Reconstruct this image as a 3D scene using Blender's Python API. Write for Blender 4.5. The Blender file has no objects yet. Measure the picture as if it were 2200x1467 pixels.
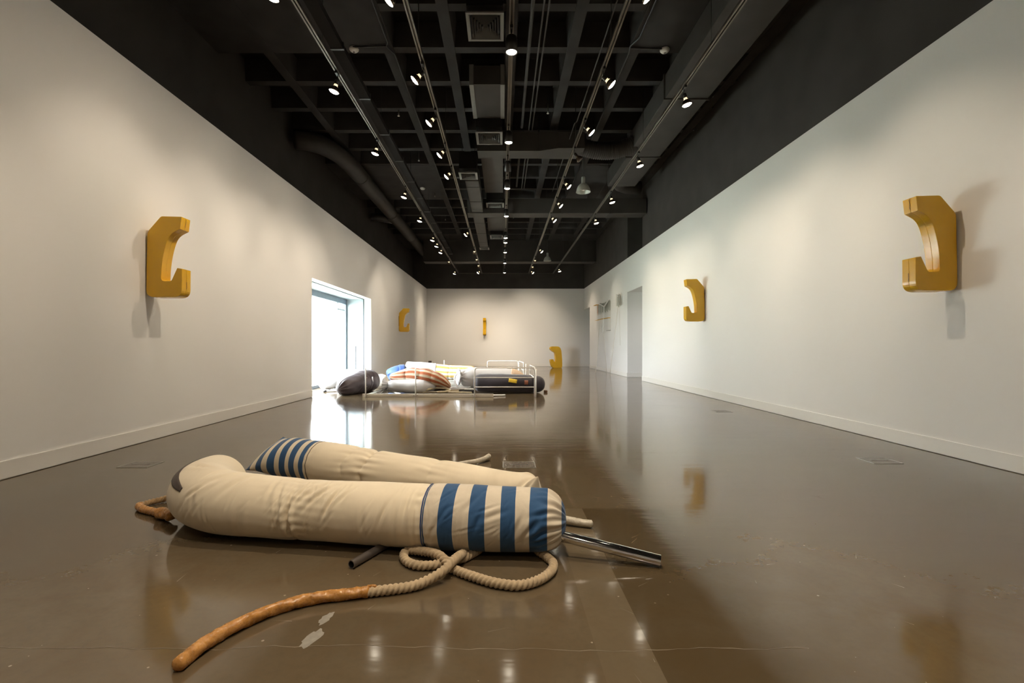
import bpy, bmesh, math, random
import numpy as np
from mathutils import Vector, Matrix

random.seed(4)
PI = math.pi
scene = bpy.context.scene
COL = scene.collection

# ------------------------------------------------------------------ camera, world, exposure
CAM_H = 0.965
cam_d = bpy.data.cameras.new('camera')
cam_d.sensor_width = 36.0
cam_d.lens = 17.0
cam_d.shift_x = 21.0 / 2200.0
cam_d.shift_y = 10.5 / 2200.0
cam_d.clip_start = 0.05
cam_d.clip_end = 200
cam = bpy.data.objects.new('camera', cam_d)
cam.location = (0, 0, CAM_H)
cam.rotation_euler = (PI / 2, 0, 0)
COL.objects.link(cam)
scene.camera = cam

SKY = 47.0
w = bpy.data.worlds.new('sky')
scene.world = w
w.use_nodes = True
bg = w.node_tree.nodes['Background']
bg.inputs[0].default_value = (0.95, 0.975, 1.0, 1)
bg.inputs[1].default_value = SKY

vs = scene.view_settings
vs.view_transform = 'Standard'
vs.look = 'None'
vs.gamma = 1.0
vs.use_curve_mapping = False
vs.exposure = 0.0

# power of the spotlights on the five tracks, watts
P_WASH, P_TILT_L, P_TILT_R, P_TILT_B, P_CAN = 36.0, 158.0, 104.0, 185.0, 290.0
WARM = (1.0, 0.835, 0.63)

cy = scene.cycles
cy.max_bounces, cy.diffuse_bounces, cy.glossy_bounces, cy.transmission_bounces, cy.transparent_max_bounces = 4, 3, 2, 2, 5
cy.adaptive_threshold = .04
cy.caustics_reflective = False
cy.caustics_refractive = False
cy.sample_clamp_indirect = 40.0

# the window lets the sky in: a portal guides the light rays through it (gives no light of its own)
pl = bpy.data.lights.new('window_portal', 'AREA')
pl.shape = 'RECTANGLE'
pl.size, pl.size_y = 4.0, 2.2
pl.cycles.is_portal = True
po = bpy.data.objects.new('window_portal', pl)
po.location = (-4.36, 11.27, 1.14)
po.rotation_euler = (0, -PI / 2, 0)
COL.objects.link(po)

# ------------------------------------------------------------------ room measures (metres)
XL, XR = -3.62, 3.93           # faces of the white side walls
YB, YN = 23.2, -4.0            # far wall, wall behind the camera
ZW = 3.735                     # top of the white walls
ZC = 5.395                     # underside of the ceiling ribs
ZS = 5.76                      # slab between the ribs
ZT = 4.415                     # lighting tracks
WIN = (9.2, 13.34, 2.27)       # window opening: near, far, height
DOOR = (13.57, 15.18, 2.665)
DOOR2 = (21.7, 23.2, 2.72)
XUL = -4.3                     # dark upper wall on the left stands back

# ------------------------------------------------------------------ materials
MATS = {}


class NT:
    """small helper around a node tree"""
    def __init__(s, name):
        s.m = bpy.data.materials.new(name)
        s.m.use_nodes = True
        s.t = s.m.node_tree
        s.b = s.t.nodes['Principled BSDF']
        MATS[name] = s.m

    def n(s, typ, **kw):
        nd = s.t.nodes.new(typ)
        for k, v in kw.items():
            setattr(nd, k, v)
        return nd

    def l(s, a, b):
        s.t.links.new(a, b)

    def coords(s, scale=(1, 1, 1), obj=True):
        tc = s.n('ShaderNodeTexCoord')
        mp = s.n('ShaderNodeMapping')
        mp.inputs['Scale'].default_value = scale
        s.l(tc.outputs['Object' if obj else 'Generated'], mp.inputs[0])
        return mp.outputs[0]

    def noise(s, scale, detail=3, rough=.55, vec=None, dist=0.0):
        nd = s.n('ShaderNodeTexNoise')
        nd.inputs['Scale'].default_value = scale
        nd.inputs['Detail'].default_value = detail
        nd.inputs['Roughness'].default_value = rough
        nd.inputs['Distortion'].default_value = dist
        s.l(vec if vec is not None else s.coords(), nd.inputs['Vector'])
        return nd.outputs['Fac']

    def math(s, op, a, b=None, c=None):
        nd = s.n('ShaderNodeMath', operation=op)
        for i, v in enumerate((a, b, c)):
            if v is None:
                continue
            if isinstance(v, (int, float)):
                nd.inputs[i].default_value = v
            else:
                s.l(v, nd.inputs[i])
        return nd.outputs[0]

    def ramp(s, fac, stops, interp='LINEAR'):
        nd = s.n('ShaderNodeValToRGB')
        cr = nd.color_ramp
        cr.interpolation = interp
        while len(cr.elements) < len(stops):
            cr.elements.new(0.5)
        for e, (p, c) in zip(cr.elements, stops):
            e.position = p
            e.color = (c[0], c[1], c[2], 1) if not isinstance(c, (int, float)) else (c, c, c, 1)
        s.l(fac, nd.inputs[0])
        return nd.outputs[0]

    def mix(s, fac, a, b, mode='MIX'):
        nd = s.n('ShaderNodeMix', data_type='RGBA', blend_type=mode)
        for i, v in ((0, fac), (6, a), (7, b)):
            if isinstance(v, (int, float)):
                nd.inputs[i].default_value = v
            elif isinstance(v, tuple):
                nd.inputs[i].default_value = (v[0], v[1], v[2], 1)
            else:
                s.l(v, nd.inputs[i])
        return nd.outputs[2]

    def base(s, v):
        if isinstance(v, tuple):
            s.b.inputs['Base Color'].default_value = (v[0], v[1], v[2], 1)
        else:
            s.l(v, s.b.inputs['Base Color'])

    def rough(s, v):
        if isinstance(v, (int, float)):
            s.b.inputs['Roughness'].default_value = v
        else:
            s.l(v, s.b.inputs['Roughness'])

    def bump(s, h, strength=.3, dist=.01):
        nd = s.n('ShaderNodeBump')
        nd.inputs['Strength'].default_value = strength
        nd.inputs['Distance'].default_value = dist
        s.l(h, nd.inputs['Height'])
        s.l(nd.outputs[0], s.b.inputs['Normal'])


def simple(name, col, rough=.5, metal=0.0, var=.08, nscale=6, bump=0.0, bscale=60, spec=None):
    t = NT(name)
    nz = t.noise(nscale, 1)
    lo = tuple(c * (1 - var) for c in col)
    hi = tuple(min(1, c * (1 + var)) for c in col)
    t.base(t.ramp(nz, [(.3, lo), (.7, hi)]))
    t.rough(rough)
    t.b.inputs['Metallic'].default_value = metal
    if spec is not None:
        t.b.inputs['Specular IOR Level'].default_value = spec
    if bump:
        t.bump(t.noise(bscale, 3), bump, .004)
    return t.m


def emissive(name, col, strength):
    t = NT(name)
    t.base((0.8, 0.8, 0.8))
    t.b.inputs['Emission Color'].default_value = (*col, 1)
    t.b.inputs['Emission Strength'].default_value = strength
    nz = t.noise(120, 1)
    t.bump(nz, .05, .001)
    return t.m


simple('white_paint', (.80, .79, .775), .62, var=.012, nscale=.7, spec=.3)
simple('baseboard_paint', (.80, .78, .745), .4, var=.012, nscale=2)
simple('black_paint', (.050, .046, .043), .75, var=.12, nscale=2, spec=.25)
simple('concrete_black', (.040, .038, .038), .8, var=.15, nscale=3, spec=.2)
simple('coffer_black', (.018, .017, .017), .9, var=.1, nscale=3, spec=.1)
simple('duct_black', (.054, .050, .047), .6, var=.12, nscale=2.5, spec=.3)
simple('track_metal', (.16, .14, .115), .38, metal=.6, var=.1)
simple('lamp_black', (.016, .015, .014), .35, var=.1)
simple('diffuser_grey', (.20, .195, .185), .5, var=.06)
simple('detector_white', (.62, .60, .55), .45, var=.05)
simple('shade_enamel', (.42, .44, .40), .35, var=.05)
simple('steel_grey', (.45, .44, .42), .35, metal=.8, var=.08)
simple('chrome', (.85, .84, .82), .06, metal=1.0, var=.02)
simple('dark_steel', (.20, .18, .17), .3, metal=.7, var=.1)
simple('aluminium', (.40, .45, .48), .42, metal=.1, var=.04)
simple('dark_gasket', (.035, .045, .06), .6, var=.1)
simple('blue_grey_frame', (.22, .27, .33), .45, metal=.2, var=.05)
simple('frame_white', (.80, .75, .66), .32, var=.03)
simple('white_enamel', (.86, .84, .82), .28, var=.02)
simple('leather_brown', (.055, .040, .034), .5, var=.15, bump=.2, bscale=120)
simple('plastic_white', (.82, .82, .84), .3, var=.03)
simple('black_rubber', (.02, .02, .022), .5, var=.1)
simple('outlet_brown', (.05, .032, .022), .5, var=.1)
simple('brown_wood', (.22, .11, .055), .55, var=.2)
simple('slab_grey', (.40, .40, .38), .45, var=.08)
simple('stick_white', (.70, .66, .58), .5, var=.05)
simple('yellow_peg', (.62, .36, .06), .4, var=.06)
simple('worn_grey', (.27, .25, .215), .35, var=.12, nscale=50)
simple('crack_pale', (.20, .165, .12), .5, var=.3, nscale=12)
simple('box_plate', (.135, .115, .095), .22, var=.2, nscale=30)
simple('render_wall', (.72, .72, .70), .8, var=.03)
simple('outside_ground', (.42, .46, .40), .9, var=.15, nscale=1.5)
simple('outside_glass', (.30, .36, .42), .15, var=.1)
simple('bark', (.30, .25, .2), .9, var=.2)
emissive('bulb_lens', (1.0, .90, .72), 38.0)
emissive('bulb_neck', (1.0, .72, .40), 1.6)
for k_ in ('bulb_lens', 'bulb_neck'):      # their light is carried by the spot of each lamp
    MATS[k_].cycles.emission_sampling = 'NONE'
simple('bulb_off', (.12, .11, .10), .2, var=.1)
simple('bulb_body', (.16, .12, .085), .2, metal=.7, var=.05)

# glass of the big window: clear sheet with a faint mirror on its face
t = NT('window_glass')
tr_ = t.n('ShaderNodeBsdfTransparent')
tr_.inputs[0].default_value = (.96, .985, .98, 1)
gl_ = t.n('ShaderNodeBsdfGlossy')
gl_.inputs['Roughness'].default_value = .02
lw_ = t.n('ShaderNodeLayerWeight')
lw_.inputs[0].default_value = .5
refl_ = t.math('ADD', t.math('MULTIPLY', t.math('POWER', lw_.outputs['Facing'], 4.0), .5), .03)
mx_ = t.n('ShaderNodeMixShader')
t.l(refl_, mx_.inputs[0])
t.l(tr_.outputs[0], mx_.inputs[1])
t.l(gl_.outputs[0], mx_.inputs[2])
t.l(mx_.outputs[0], t.t.nodes['Material Output'].inputs[0])

# polished concrete floor
t = NT('polished_concrete')
vec = t.coords()
big = t.noise(.55, 5, .6, vec, .6)
mid = t.noise(3.2, 5, .62, vec, .8)
fine = t.noise(38, 3, .6, vec)
c1 = t.ramp(big, [(.30, (0.099, 0.074, 0.044)), (.52, (0.126, 0.098, 0.062)), (.72, (0.146, 0.117, 0.079))])
c2 = t.mix(t.ramp(mid, [(.38, 0), (.66, 1)]), c1, (0.104, 0.066, 0.031))
c2 = t.mix(.55, c1, c2)
c2 = t.mix(t.ramp(fine, [(.45, 0), (.75, .35)]), c2, (0.089, 0.070, 0.046))
# light specks of aggregate
vo = t.n('ShaderNodeTexVoronoi')
vo.inputs['Scale'].default_value = 17
t.l(vec, vo.inputs['Vector'])
sc_ = t.n('ShaderNodeSeparateColor')
t.l(vo.outputs['Color'], sc_.inputs[0])
speck = t.math('MULTIPLY', t.math('LESS_THAN', vo.outputs['Distance'], t.math('MULTIPLY', sc_.outputs[1], .085)), t.math('GREATER_THAN', sc_.outputs[0], .60))
c2 = t.mix(t.math('MULTIPLY', speck, .55), c2, (.50, .43, .34))
# a darker strip of floor right of the camera, with a paler band beside it
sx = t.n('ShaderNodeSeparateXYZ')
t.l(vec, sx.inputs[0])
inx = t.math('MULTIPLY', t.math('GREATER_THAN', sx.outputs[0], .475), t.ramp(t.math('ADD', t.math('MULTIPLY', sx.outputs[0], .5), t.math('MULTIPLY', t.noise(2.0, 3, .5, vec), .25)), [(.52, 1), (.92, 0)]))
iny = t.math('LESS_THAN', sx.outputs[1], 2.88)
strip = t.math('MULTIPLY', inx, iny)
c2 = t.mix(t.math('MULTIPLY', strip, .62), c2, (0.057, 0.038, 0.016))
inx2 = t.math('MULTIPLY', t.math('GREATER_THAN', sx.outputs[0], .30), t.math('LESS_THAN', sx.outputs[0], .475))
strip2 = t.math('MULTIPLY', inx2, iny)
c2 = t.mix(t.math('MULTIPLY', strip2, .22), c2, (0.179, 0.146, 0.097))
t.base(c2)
t.rough(t.ramp(t.noise(1.4, 5, .6, vec, .5), [(.3, .065), (.7, .12)]))
t.b.inputs['Specular IOR Level'].default_value = .62
vec2 = t.coords((.22, 1.0, 1.0))
bh = t.math('ADD', t.math('MULTIPLY', t.noise(4, 4, .6, vec2), .6), t.math('MULTIPLY', t.noise(40, 2, .5, vec2), .05))
t.bump(bh, .075, .02)


def fabric(name, col, rough=.85, var=.07, nscale=3.0, weave=420, sheen=.25, bump=.25, stain=None):
    t = NT(name)
    vec = t.coords()
    nz = t.noise(nscale, 5, .6, vec, .3)
    lo = tuple(c * (1 - var) for c in col)
    hi = tuple(min(1, c * (1 + var)) for c in col)
    c = t.ramp(nz, [(.28, lo), (.7, hi)])
    if stain:
        c = t.mix(t.ramp(t.noise(1.8, 5, .65, vec, .5), [(.52, 0), (.74, .55)]), c, stain)
    t.base(c)
    t.rough(rough)
    t.b.inputs['Sheen Weight'].default_value = sheen
    h = t.math('ADD', t.math('MULTIPLY', t.noise(weave, 1, .5, vec), .25), t.noise(14, 4, .6, vec, .6))
    t.bump(h, bump, .006)
    return t


def striped(name, colA, colB, attr, edges=None, period=None, duty=.5, shift=0.0, bump=.3, wob=.004):
    """woven stripes that follow the cloth: attr is 'along' (metres) or 'around' (turns)"""
    t = NT(name)
    vec = t.coords()
    at = t.n('ShaderNodeAttribute', attribute_name=attr)
    v = at.outputs['Fac']
    if wob:
        v = t.math('ADD', v, t.math('MULTIPLY', t.math('SUBTRACT', t.noise(9, 3, .5, vec), .5), wob))
    if edges:
        m = None
        for a, b in edges:
            k = t.math('MULTIPLY', t.math('GREATER_THAN', v, a), t.math('LESS_THAN', v, b))
            m = k if m is None else t.math('ADD', m, k)
    else:
        m = t.math('LESS_THAN', t.math('FRACT', t.math('ADD', t.math('DIVIDE', v, period), shift)), duty)
    nz = t.noise(4, 5, .6, vec, .3)
    a = t.ramp(nz, [(.28, tuple(c * .86 for c in colA)), (.72, tuple(min(1, c * 1.1) for c in colA))])
    b = t.ramp(nz, [(.28, tuple(c * .86 for c in colB)), (.72, tuple(min(1, c * 1.1) for c in colB))])
    t.base(t.mix(m, a, b))
    t.rough(.82)
    t.b.inputs['Sheen Weight'].default_value = .2
    h = t.math('ADD', t.math('MULTIPLY', t.noise(420, 1, .5, vec), .25), t.noise(16, 4, .6, vec, .6))
    t.bump(h, bump, .006)
    return t


CANVAS = (.80, .70, .535)
BLUE = (.018, .082, .21)
fabric('canvas', CANVAS, stain=(.66, .56, .41), bump=.13)
striped('canvas_blue_near', (.68, .60, .48), BLUE, 'along',
        edges=[(-1, .022), (.086, .168), (.236, .304), (.372, .440), (.508, .574), (.640, .646)])
striped('canvas_blue_far', (.76, .67, .52), BLUE, 'along',
        edges=[(-1, .045), (.100, .150), (.195, .250), (.292, .350), (.390, .448), (.492, .535)])
striped('orange_stripe', (.66, .55, .40), (.42, .11, .035), 'around', period=.1, duty=.5, bump=.6, wob=.012)
striped('yellow_stripe', (.62, .61, .60), (.54, .37, .10), 'around', period=.115, duty=.48, shift=.2, bump=.35, wob=.0)
fabric('charcoal_nylon', (.085, .066, .078), rough=.42, var=.15, nscale=4, weave=200, sheen=.1, bump=.35)
fabric('navy_velvet', (.024, .019, .030), rough=.7, var=.2, nscale=3, weave=250, sheen=.35, bump=.2)
fabric('white_cotton', (.62, .62, .64), var=.03, bump=.35)
fabric('pale_nylon', (.42, .42, .44), rough=.6, var=.04, bump=.4)
fabric('ivory_cotton', (.62, .585, .53), var=.04, bump=.35)
fabric('grey_cotton', (.60, .59, .60), var=.05, bump=.3)
fabric('peach_cotton', (.68, .50, .36), var=.05, bump=.3)
fabric('royal_blue', (.008, .045, .175), rough=.6, var=.15, bump=.5)
fabric('rope_fibre', (.46, .35, .22), var=.14, nscale=30, weave=700, bump=.5)
fabric('rope_tan', (.52, .44, .30), var=.14, nscale=30, weave=700, bump=.5)
fabric('rope_brown', (.30, .19, .085), var=.15, nscale=30, weave=700, bump=.5)
fabric('cord_black', (.02, .02, .021), var=.2, nscale=30, bump=.4)
fabric('paper_grey', (.36, .37, .32), var=.3, nscale=18, bump=.5)
fabric('paper_orange', (.62, .36, .22), var=.15, nscale=18, bump=.5)
fabric('yellow_patch', (.80, .55, .04), var=.12, nscale=60, bump=.3)
fabric('rust_patch', (.28, .10, .055), var=.1, nscale=60, bump=.3)

t = NT('orange_wax')
vec = t.coords()
nz = t.noise(26, 5, .65, vec, .6)
t.base(t.ramp(nz, [(.25, (.22, .095, .022)), (.5, (.46, .215, .055)), (.75, (.62, .33, .11))]))
t.rough(t.ramp(t.noise(60, 3, .6, vec), [(.35, .12), (.7, .45)]))
t.bump(t.noise(40, 4, .6, vec, .5), .5, .006)
t = NT('pale_wax')
vec = t.coords()
nz = t.noise(30, 4, .6, vec, .4)
t.base(t.ramp(nz, [(.3, (.42, .37, .29)), (.7, (.64, .59, .48))]))
t.rough(.25)
t.bump(t.noise(50, 4, .6, vec, .6), .7, .006)

t = NT('yellow_paint')
vec = t.coords()
nz = t.noise(2.5, 3, .5, vec, .2)
t.base(t.ramp(nz, [(.3, (.72, .405, .014)), (.7, (.78, .450, .018))]))
t.rough(.24)
t.bump(t.math('ADD', t.math('MULTIPLY', t.noise(55, 3, .5, vec, .4), .25), t.noise(7, 2, .5, vec, .3)), .16, .008)
simple('yellow_crack', (.10, .05, .006), .8, var=.2)


# ------------------------------------------------------------------ object helpers
def tag(o, label=None, cat=None, group=None, kind=None):
    if label:
        o['label'] = label
    if cat:
        o['category'] = cat
    if group:
        o['group'] = group
    if kind:
        o['kind'] = kind
    return o


def empty(name, loc=(0, 0, 0), rz=0.0):
    o = bpy.data.objects.new(name, None)
    o.empty_display_size = .1
    o.location = loc
    o.rotation_euler = (0, 0, rz)
    COL.objects.link(o)
    return o


class MB:
    """collects shapes into one mesh"""
    def __init__(s):
        s.v, s.f, s.sm = [], [], []

    def add(s, verts, faces, smooth=False):
        b = len(s.v)
        s.v += [tuple(map(float, p)) for p in verts]
        s.f += [tuple(b + i for i in f) for f in faces]
        s.sm += [smooth] * len(faces)
        return s

    def box(s, x0, x1, y0, y1, z0, z1):
        v = [(x, y, z) for z in (z0, z1) for y in (y0, y1) for x in (x0, x1)]
        return s.add(v, [(0, 2, 3, 1), (4, 5, 7, 6), (0, 1, 5, 4), (2, 6, 7, 3), (0, 4, 6, 2), (1, 3, 7, 5)])

    def tube(s, pts, r, seg=10, caps=True, smooth=True):
        """round bar through points; r a number or a list"""
        P = [Vector(p) for p in pts]
        n = len(P)
        rr = r if isinstance(r, (list, tuple)) else [r] * n
        base = len(s.v)
        up = Vector((0, 0, 1))
        t0 = (P[1] - P[0]).normalized()
        if abs(t0.z) > .95:
            up = Vector((1, 0, 0))
        u = t0.cross(up).normalized()
        verts, faces = [], []
        for i in range(n):
            if i == 0:
                tn = P[1] - P[0]
            elif i == n - 1:
                tn = P[-1] - P[-2]
            else:
                tn = (P[i + 1] - P[i]).normalized() + (P[i] - P[i - 1]).normalized()
            tn.normalize()
            u = (u - tn * u.dot(tn)).normalized()
            v = tn.cross(u)
            for k in range(seg):
                a = 2 * PI * k / seg
                verts.append(P[i] + (u * math.cos(a) + v * math.sin(a)) * rr[i])
        for i in range(n - 1):
            for k in range(seg):
                a, b = i * seg + k, i * seg + (k + 1) % seg
                faces.append((a, b, b + seg, a + seg))
        s.add(verts, faces, smooth)
        if caps:
            s.f.append(tuple(base + k for k in range(seg))[::-1])
            s.f.append(tuple(base + (n - 1) * seg + k for k in range(seg)))
            s.sm += [False, False]
        return s

    def lathe(s, prof, seg=20, M=None, smooth=True):
        """prof: (r, z) pairs turned about z"""
        verts, faces = [], []
        for r, z in prof:
            for k in range(seg):
                a = 2 * PI * k / seg
                p = Vector((r * math.cos(a), r * math.sin(a), z))
                verts.append(M @ p if M else p)
        for i in range(len(prof) - 1):
            for k in range(seg):
                a, b = i * seg + k, i * seg + (k + 1) % seg
                faces.append((a, b, b + seg, a + seg))
        return s.add(verts, faces, smooth)

    def prism(s, outline, depth, M=None):
        """outline (x, z) pairs extruded along y by depth"""
        n = len(outline)
        v = [Vector((x, 0, z)) for x, z in outline] + [Vector((x, depth, z)) for x, z in outline]
        if M:
            v = [M @ p for p in v]
        f = [tuple(range(n)), tuple(range(2 * n - 1, n - 1, -1))]
        f += [(i, i + n, (i + 1) % n + n, (i + 1) % n) for i in range(n)]
        return s.add(v, f)

    def mesh(s, name, mat, bevel=0.0, recalc=True):
        me = bpy.data.meshes.new(name)
        me.from_pydata(s.v, [], s.f)
        me.polygons.foreach_set('use_smooth', s.sm)
        if recalc or bevel:
            bm = bmesh.new()
            bm.from_mesh(me)
            bmesh.ops.recalc_face_normals(bm, faces=bm.faces)
            if bevel:
                es = [e for e in bm.edges if len(e.link_faces) == 2 and e.calc_face_angle(0) > .5]
                bmesh.ops.bevel(bm, geom=es, offset=bevel, segments=2, affect='EDGES', profile=.6)
            bm.to_mesh(me)
            bm.free()
        me.materials.append(MATS[mat])
        return me

    def build(s, name, mat, parent=None, bevel=0.0):
        return link(name, s.mesh(name, mat, bevel), parent)


def link(name, me, parent=None, loc=(0, 0, 0)):
    o = bpy.data.objects.new(name, me)
    o.location = loc
    COL.objects.link(o)
    if parent:
        o.parent = parent
    return o


def struct(o):
    o['kind'] = 'structure'
    return o


def box(name, mat, x0, x1, y0, y1, z0, z1, parent=None, bevel=0.0):
    return MB().box(x0, x1, y0, y1, z0, z1).build(name, mat, parent, bevel)


def copy_tree(o, parent=None):
    c = o.copy()
    COL.objects.link(c)
    c.parent = parent
    for ch in list(o.children):
        copy_tree(ch, c)
    return c


# smooth curve through points, n samples evenly spaced
def spline(pts, n):
    P = np.array(pts, float)
    Q = np.vstack([2 * P[0] - P[1], P, 2 * P[-1] - P[-2]])
    out = []
    for i in range(len(P) - 1):
        p0, p1, p2, p3 = Q[i], Q[i + 1], Q[i + 2], Q[i + 3]
        for u in np.linspace(0, 1, 40, endpoint=False):
            out.append(.5 * ((2 * p1) + (-p0 + p2) * u + (2 * p0 - 5 * p1 + 4 * p2 - p3) * u * u + (-p0 + 3 * p1 - 3 * p2 + p3) * u ** 3))
    out.append(P[-1])
    out = np.array(out)
    d = np.r_[0, np.cumsum(np.linalg.norm(np.diff(out, axis=0), axis=1))]
    s = np.linspace(0, d[-1], n)
    return np.stack([np.interp(s, d, out[:, k]) for k in range(out.shape[1])], 1), s


def sweep(C, s, a, b, rot, M):
    """rings of ellipses (half width a, half height b, turned by rot) round the centre line C"""
    T = np.gradient(C, axis=0)
    T /= np.linalg.norm(T, axis=1)[:, None]
    up = np.array([0, 0, 1.0])
    U = np.cross(T, up)
    U /= np.linalg.norm(U, axis=1)[:, None]
    V = np.cross(U, T)
    th = np.linspace(0, 2 * PI, M, endpoint=False)
    ca, sa = np.cos(rot)[:, None], np.sin(rot)[:, None]
    U2, V2 = U * ca + V * sa, -U * sa + V * ca
    D = np.cos(th)[None, :, None] * U2[:, None] * a[:, None, None] + np.sin(th)[None, :, None] * V2[:, None] * b[:, None, None]
    R = C[:, None] + D
    nrm = D / (np.linalg.norm(D, axis=2, keepdims=True) + 1e-9)
    return R, nrm, th


def waves(s, th, seed, fs, ks, amp):
    """soft irregular relief, periodic round the tube"""
    r = np.random.RandomState(seed)
    out = 0
    for _ in range(14):
        k = r.randint(0, ks + 1)
        f = r.uniform(-fs, fs)
        out = out + np.sin(k * th[None, :] + f * s[:, None] + r.uniform(0, 6.28)) * r.uniform(.3, 1)
    return out / 4.0 * amp


def crease(s, th, s0, depth, wdt, slant=0.0, ph=0.0, seed=0, span=None):
    """a pulled-in seam with small puckers running away from it"""
    r = np.random.RandomState(seed + 77)
    c = s0 + slant * np.sin(th + ph) + .012 * np.sin(3 * th + r.uniform(0, 6)) + .006 * np.sin(7 * th + r.uniform(0, 6))
    d = s[:, None] - c[None, :]
    g = -depth * np.exp(-np.abs(d / wdt) ** 1.3)
    win = 1.0 if span is None else (.5 + .5 * np.cos(np.clip(th - span[0], -PI, PI) * PI / span[1] * (np.abs(th - span[0]) < span[1])))[None, :] * (np.abs(th - span[0]) < span[1])[None, :]
    pk = 0
    for _ in range(5):
        k = r.randint(9, 26)
        pk = pk + np.sin(k * th[None, :] + r.uniform(0, 6) + r.uniform(-14, 14) * d)
    g = g + depth * .13 * pk * np.exp(-np.abs(d) / (wdt * 3.2))
    return g * win


def tube_mesh(name, mat, R, along, i0, i1, cap0=True, cap1=True):
    """one mesh from rings i0..i1 of a sweep, with attributes along and around"""
    N, M = i1 - i0 + 1, R.shape[1]
    V = R[i0:i1 + 1].reshape(-1, 3)
    idx = np.arange(N * M).reshape(N, M)
    q = np.stack([idx[:-1], np.roll(idx[:-1], -1, 1), np.roll(idx[1:], -1, 1), idx[1:]], 2).reshape(-1, 4)
    faces = [tuple(map(int, f)) for f in q]
    al = np.repeat(along[i0:i1 + 1], M)
    ar = np.tile(np.arange(M) / M, N)
    V = V.tolist()
    al, ar = al.tolist(), ar.tolist()
    for on, ring, rev in ((cap0, 0, True), (cap1, N - 1, False)):
        if on:
            c = len(V)
            V.append(R[i0 + ring].mean(0).tolist())
            al.append(float(along[i0 + ring]))
            ar.append(.5)
            for k in range(M):
                a, b = int(idx[ring, k]), int(idx[ring, (k + 1) % M])
                faces.append((b, a, c) if rev else (a, b, c))
    me = bpy.data.meshes.new(name)
    me.from_pydata(V, [], faces)
    me.polygons.foreach_set('use_smooth', [True] * len(faces))
    for nm, arr in (('along', al), ('around', ar)):
        at = me.attributes.new(nm, 'FLOAT', 'POINT')
        at.data.foreach_set('value', arr)
    bm = bmesh.new()
    bm.from_mesh(me)
    bmesh.ops.recalc_face_normals(bm, faces=bm.faces)
    bm.to_mesh(me)
    bm.free()
    me.materials.append(MATS[mat])
    return me


def dome(x, L, p=2.0):
    """0..1 swelling of a rounded end over length L"""
    u = np.clip(x / L, 0, 1)
    return (1 - (1 - u) ** p) ** (1 / p)


def rope_mesh(name, mat, pts, r=.0185, pitch=.062, step=.0045, seg=24, lobes=3, taper=False, bumpy=0.0, seed=1):
    C, s = spline(pts, 3)
    n = max(8, int(s[-1] / step))
    C, s = spline(pts, n)
    one = np.ones(n)
    R, nm, th = sweep(C, s, one, one, one * 0, seg)
    if lobes:
        k = np.abs(np.cos(lobes / 2 * (th[None, :] - 2 * PI * s[:, None] / pitch)))
        rad = r * (.58 + .46 * k ** .6)
    else:
        rad = r * (np.ones((n, seg)) + waves(s, th, seed, 60, 3, bumpy) + waves(s, th, seed + 1, 300, 5, bumpy * .6))
    rad = rad * np.clip(.35 + np.minimum(s, s[-1] - s) / (r * .5), 0, 1)[:, None]
    R = C[:, None] + nm * rad[:, :, None]
    R[:, :, 2] = np.maximum(R[:, :, 2], .0015)
    return tube_mesh(name, mat, R, s, 0, n - 1)


# ================================================================== THE ROOM
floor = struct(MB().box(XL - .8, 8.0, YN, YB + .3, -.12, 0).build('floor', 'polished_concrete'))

# hairline crack, worn marks and floor boxes in the slab
def ribbon(name, mat, pts, wdt, z=.0007):
    mb = MB()
    v, f = [], []
    for i, (x, y) in enumerate(pts):
        ww = wdt * random.uniform(.5, 1.4)
        v += [(x, y - ww, z), (x, y + ww, z)]
        if i:
            f.append((2 * i - 2, 2 * i, 2 * i + 1, 2 * i - 1))
    return mb.add(v, f).build(name, mat, floor)


x, pts = -3.5, []
yy = 1.55
while x < 1.0:
    yy += random.uniform(-.006, .006) + (1.552 - yy) * .1
    pts.append((x, yy))
    x += .035
ribbon('hairline_crack', 'crack_pale', pts, .0011)
pts = []
x, yy = 1.12, 4.35
while x < 1.42:
    yy += random.uniform(-.004, .016)
    pts.append((x, yy))
    x += .04
ribbon('hairline_crack', 'crack_pale', pts, .0012)
for cx, cy, ang, L, wd in ((-.626, 1.715, 1.30, .085, .017), (-.628, 1.598, 1.34, .105, .024)):
    v = []
    n = 22
    for k in range(n):
        a = 2 * PI * k / n
        rr = random.uniform(.75, 1.15)
        px, py = L * .5 * math.cos(a) * rr, wd * math.sin(a) * rr
        v.append((cx + px * math.cos(ang) - py * math.sin(ang), cy + px * math.sin(ang) + py * math.cos(ang), .0009))
    MB().add(v, [tuple(range(n))]).build('worn_mark', 'worn_grey', floor)


scr = MB()
rs = random.Random(8)
for _ in range(150):
    d_ = rs.uniform(0, 1) ** 1.6
    x_, y_ = rs.uniform(-2.6, 3.2), 1.2 + d_ * 6
    a_, l_, w_ = rs.uniform(0, PI), rs.uniform(.008, .05), rs.uniform(.0005, .0012)
    ca, sa = math.cos(a_), math.sin(a_)
    scr.add([(x_ - ca * l_ + sa * w_, y_ - sa * l_ - ca * w_, .0005), (x_ + ca * l_, y_ + sa * l_, .0005), (x_ - ca * l_ - sa * w_, y_ - sa * l_ + ca * w_, .0005)], [(0, 1, 2)])
tag(scr.build('surface_scratches', 'crack_pale', floor), kind='stuff')


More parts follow.
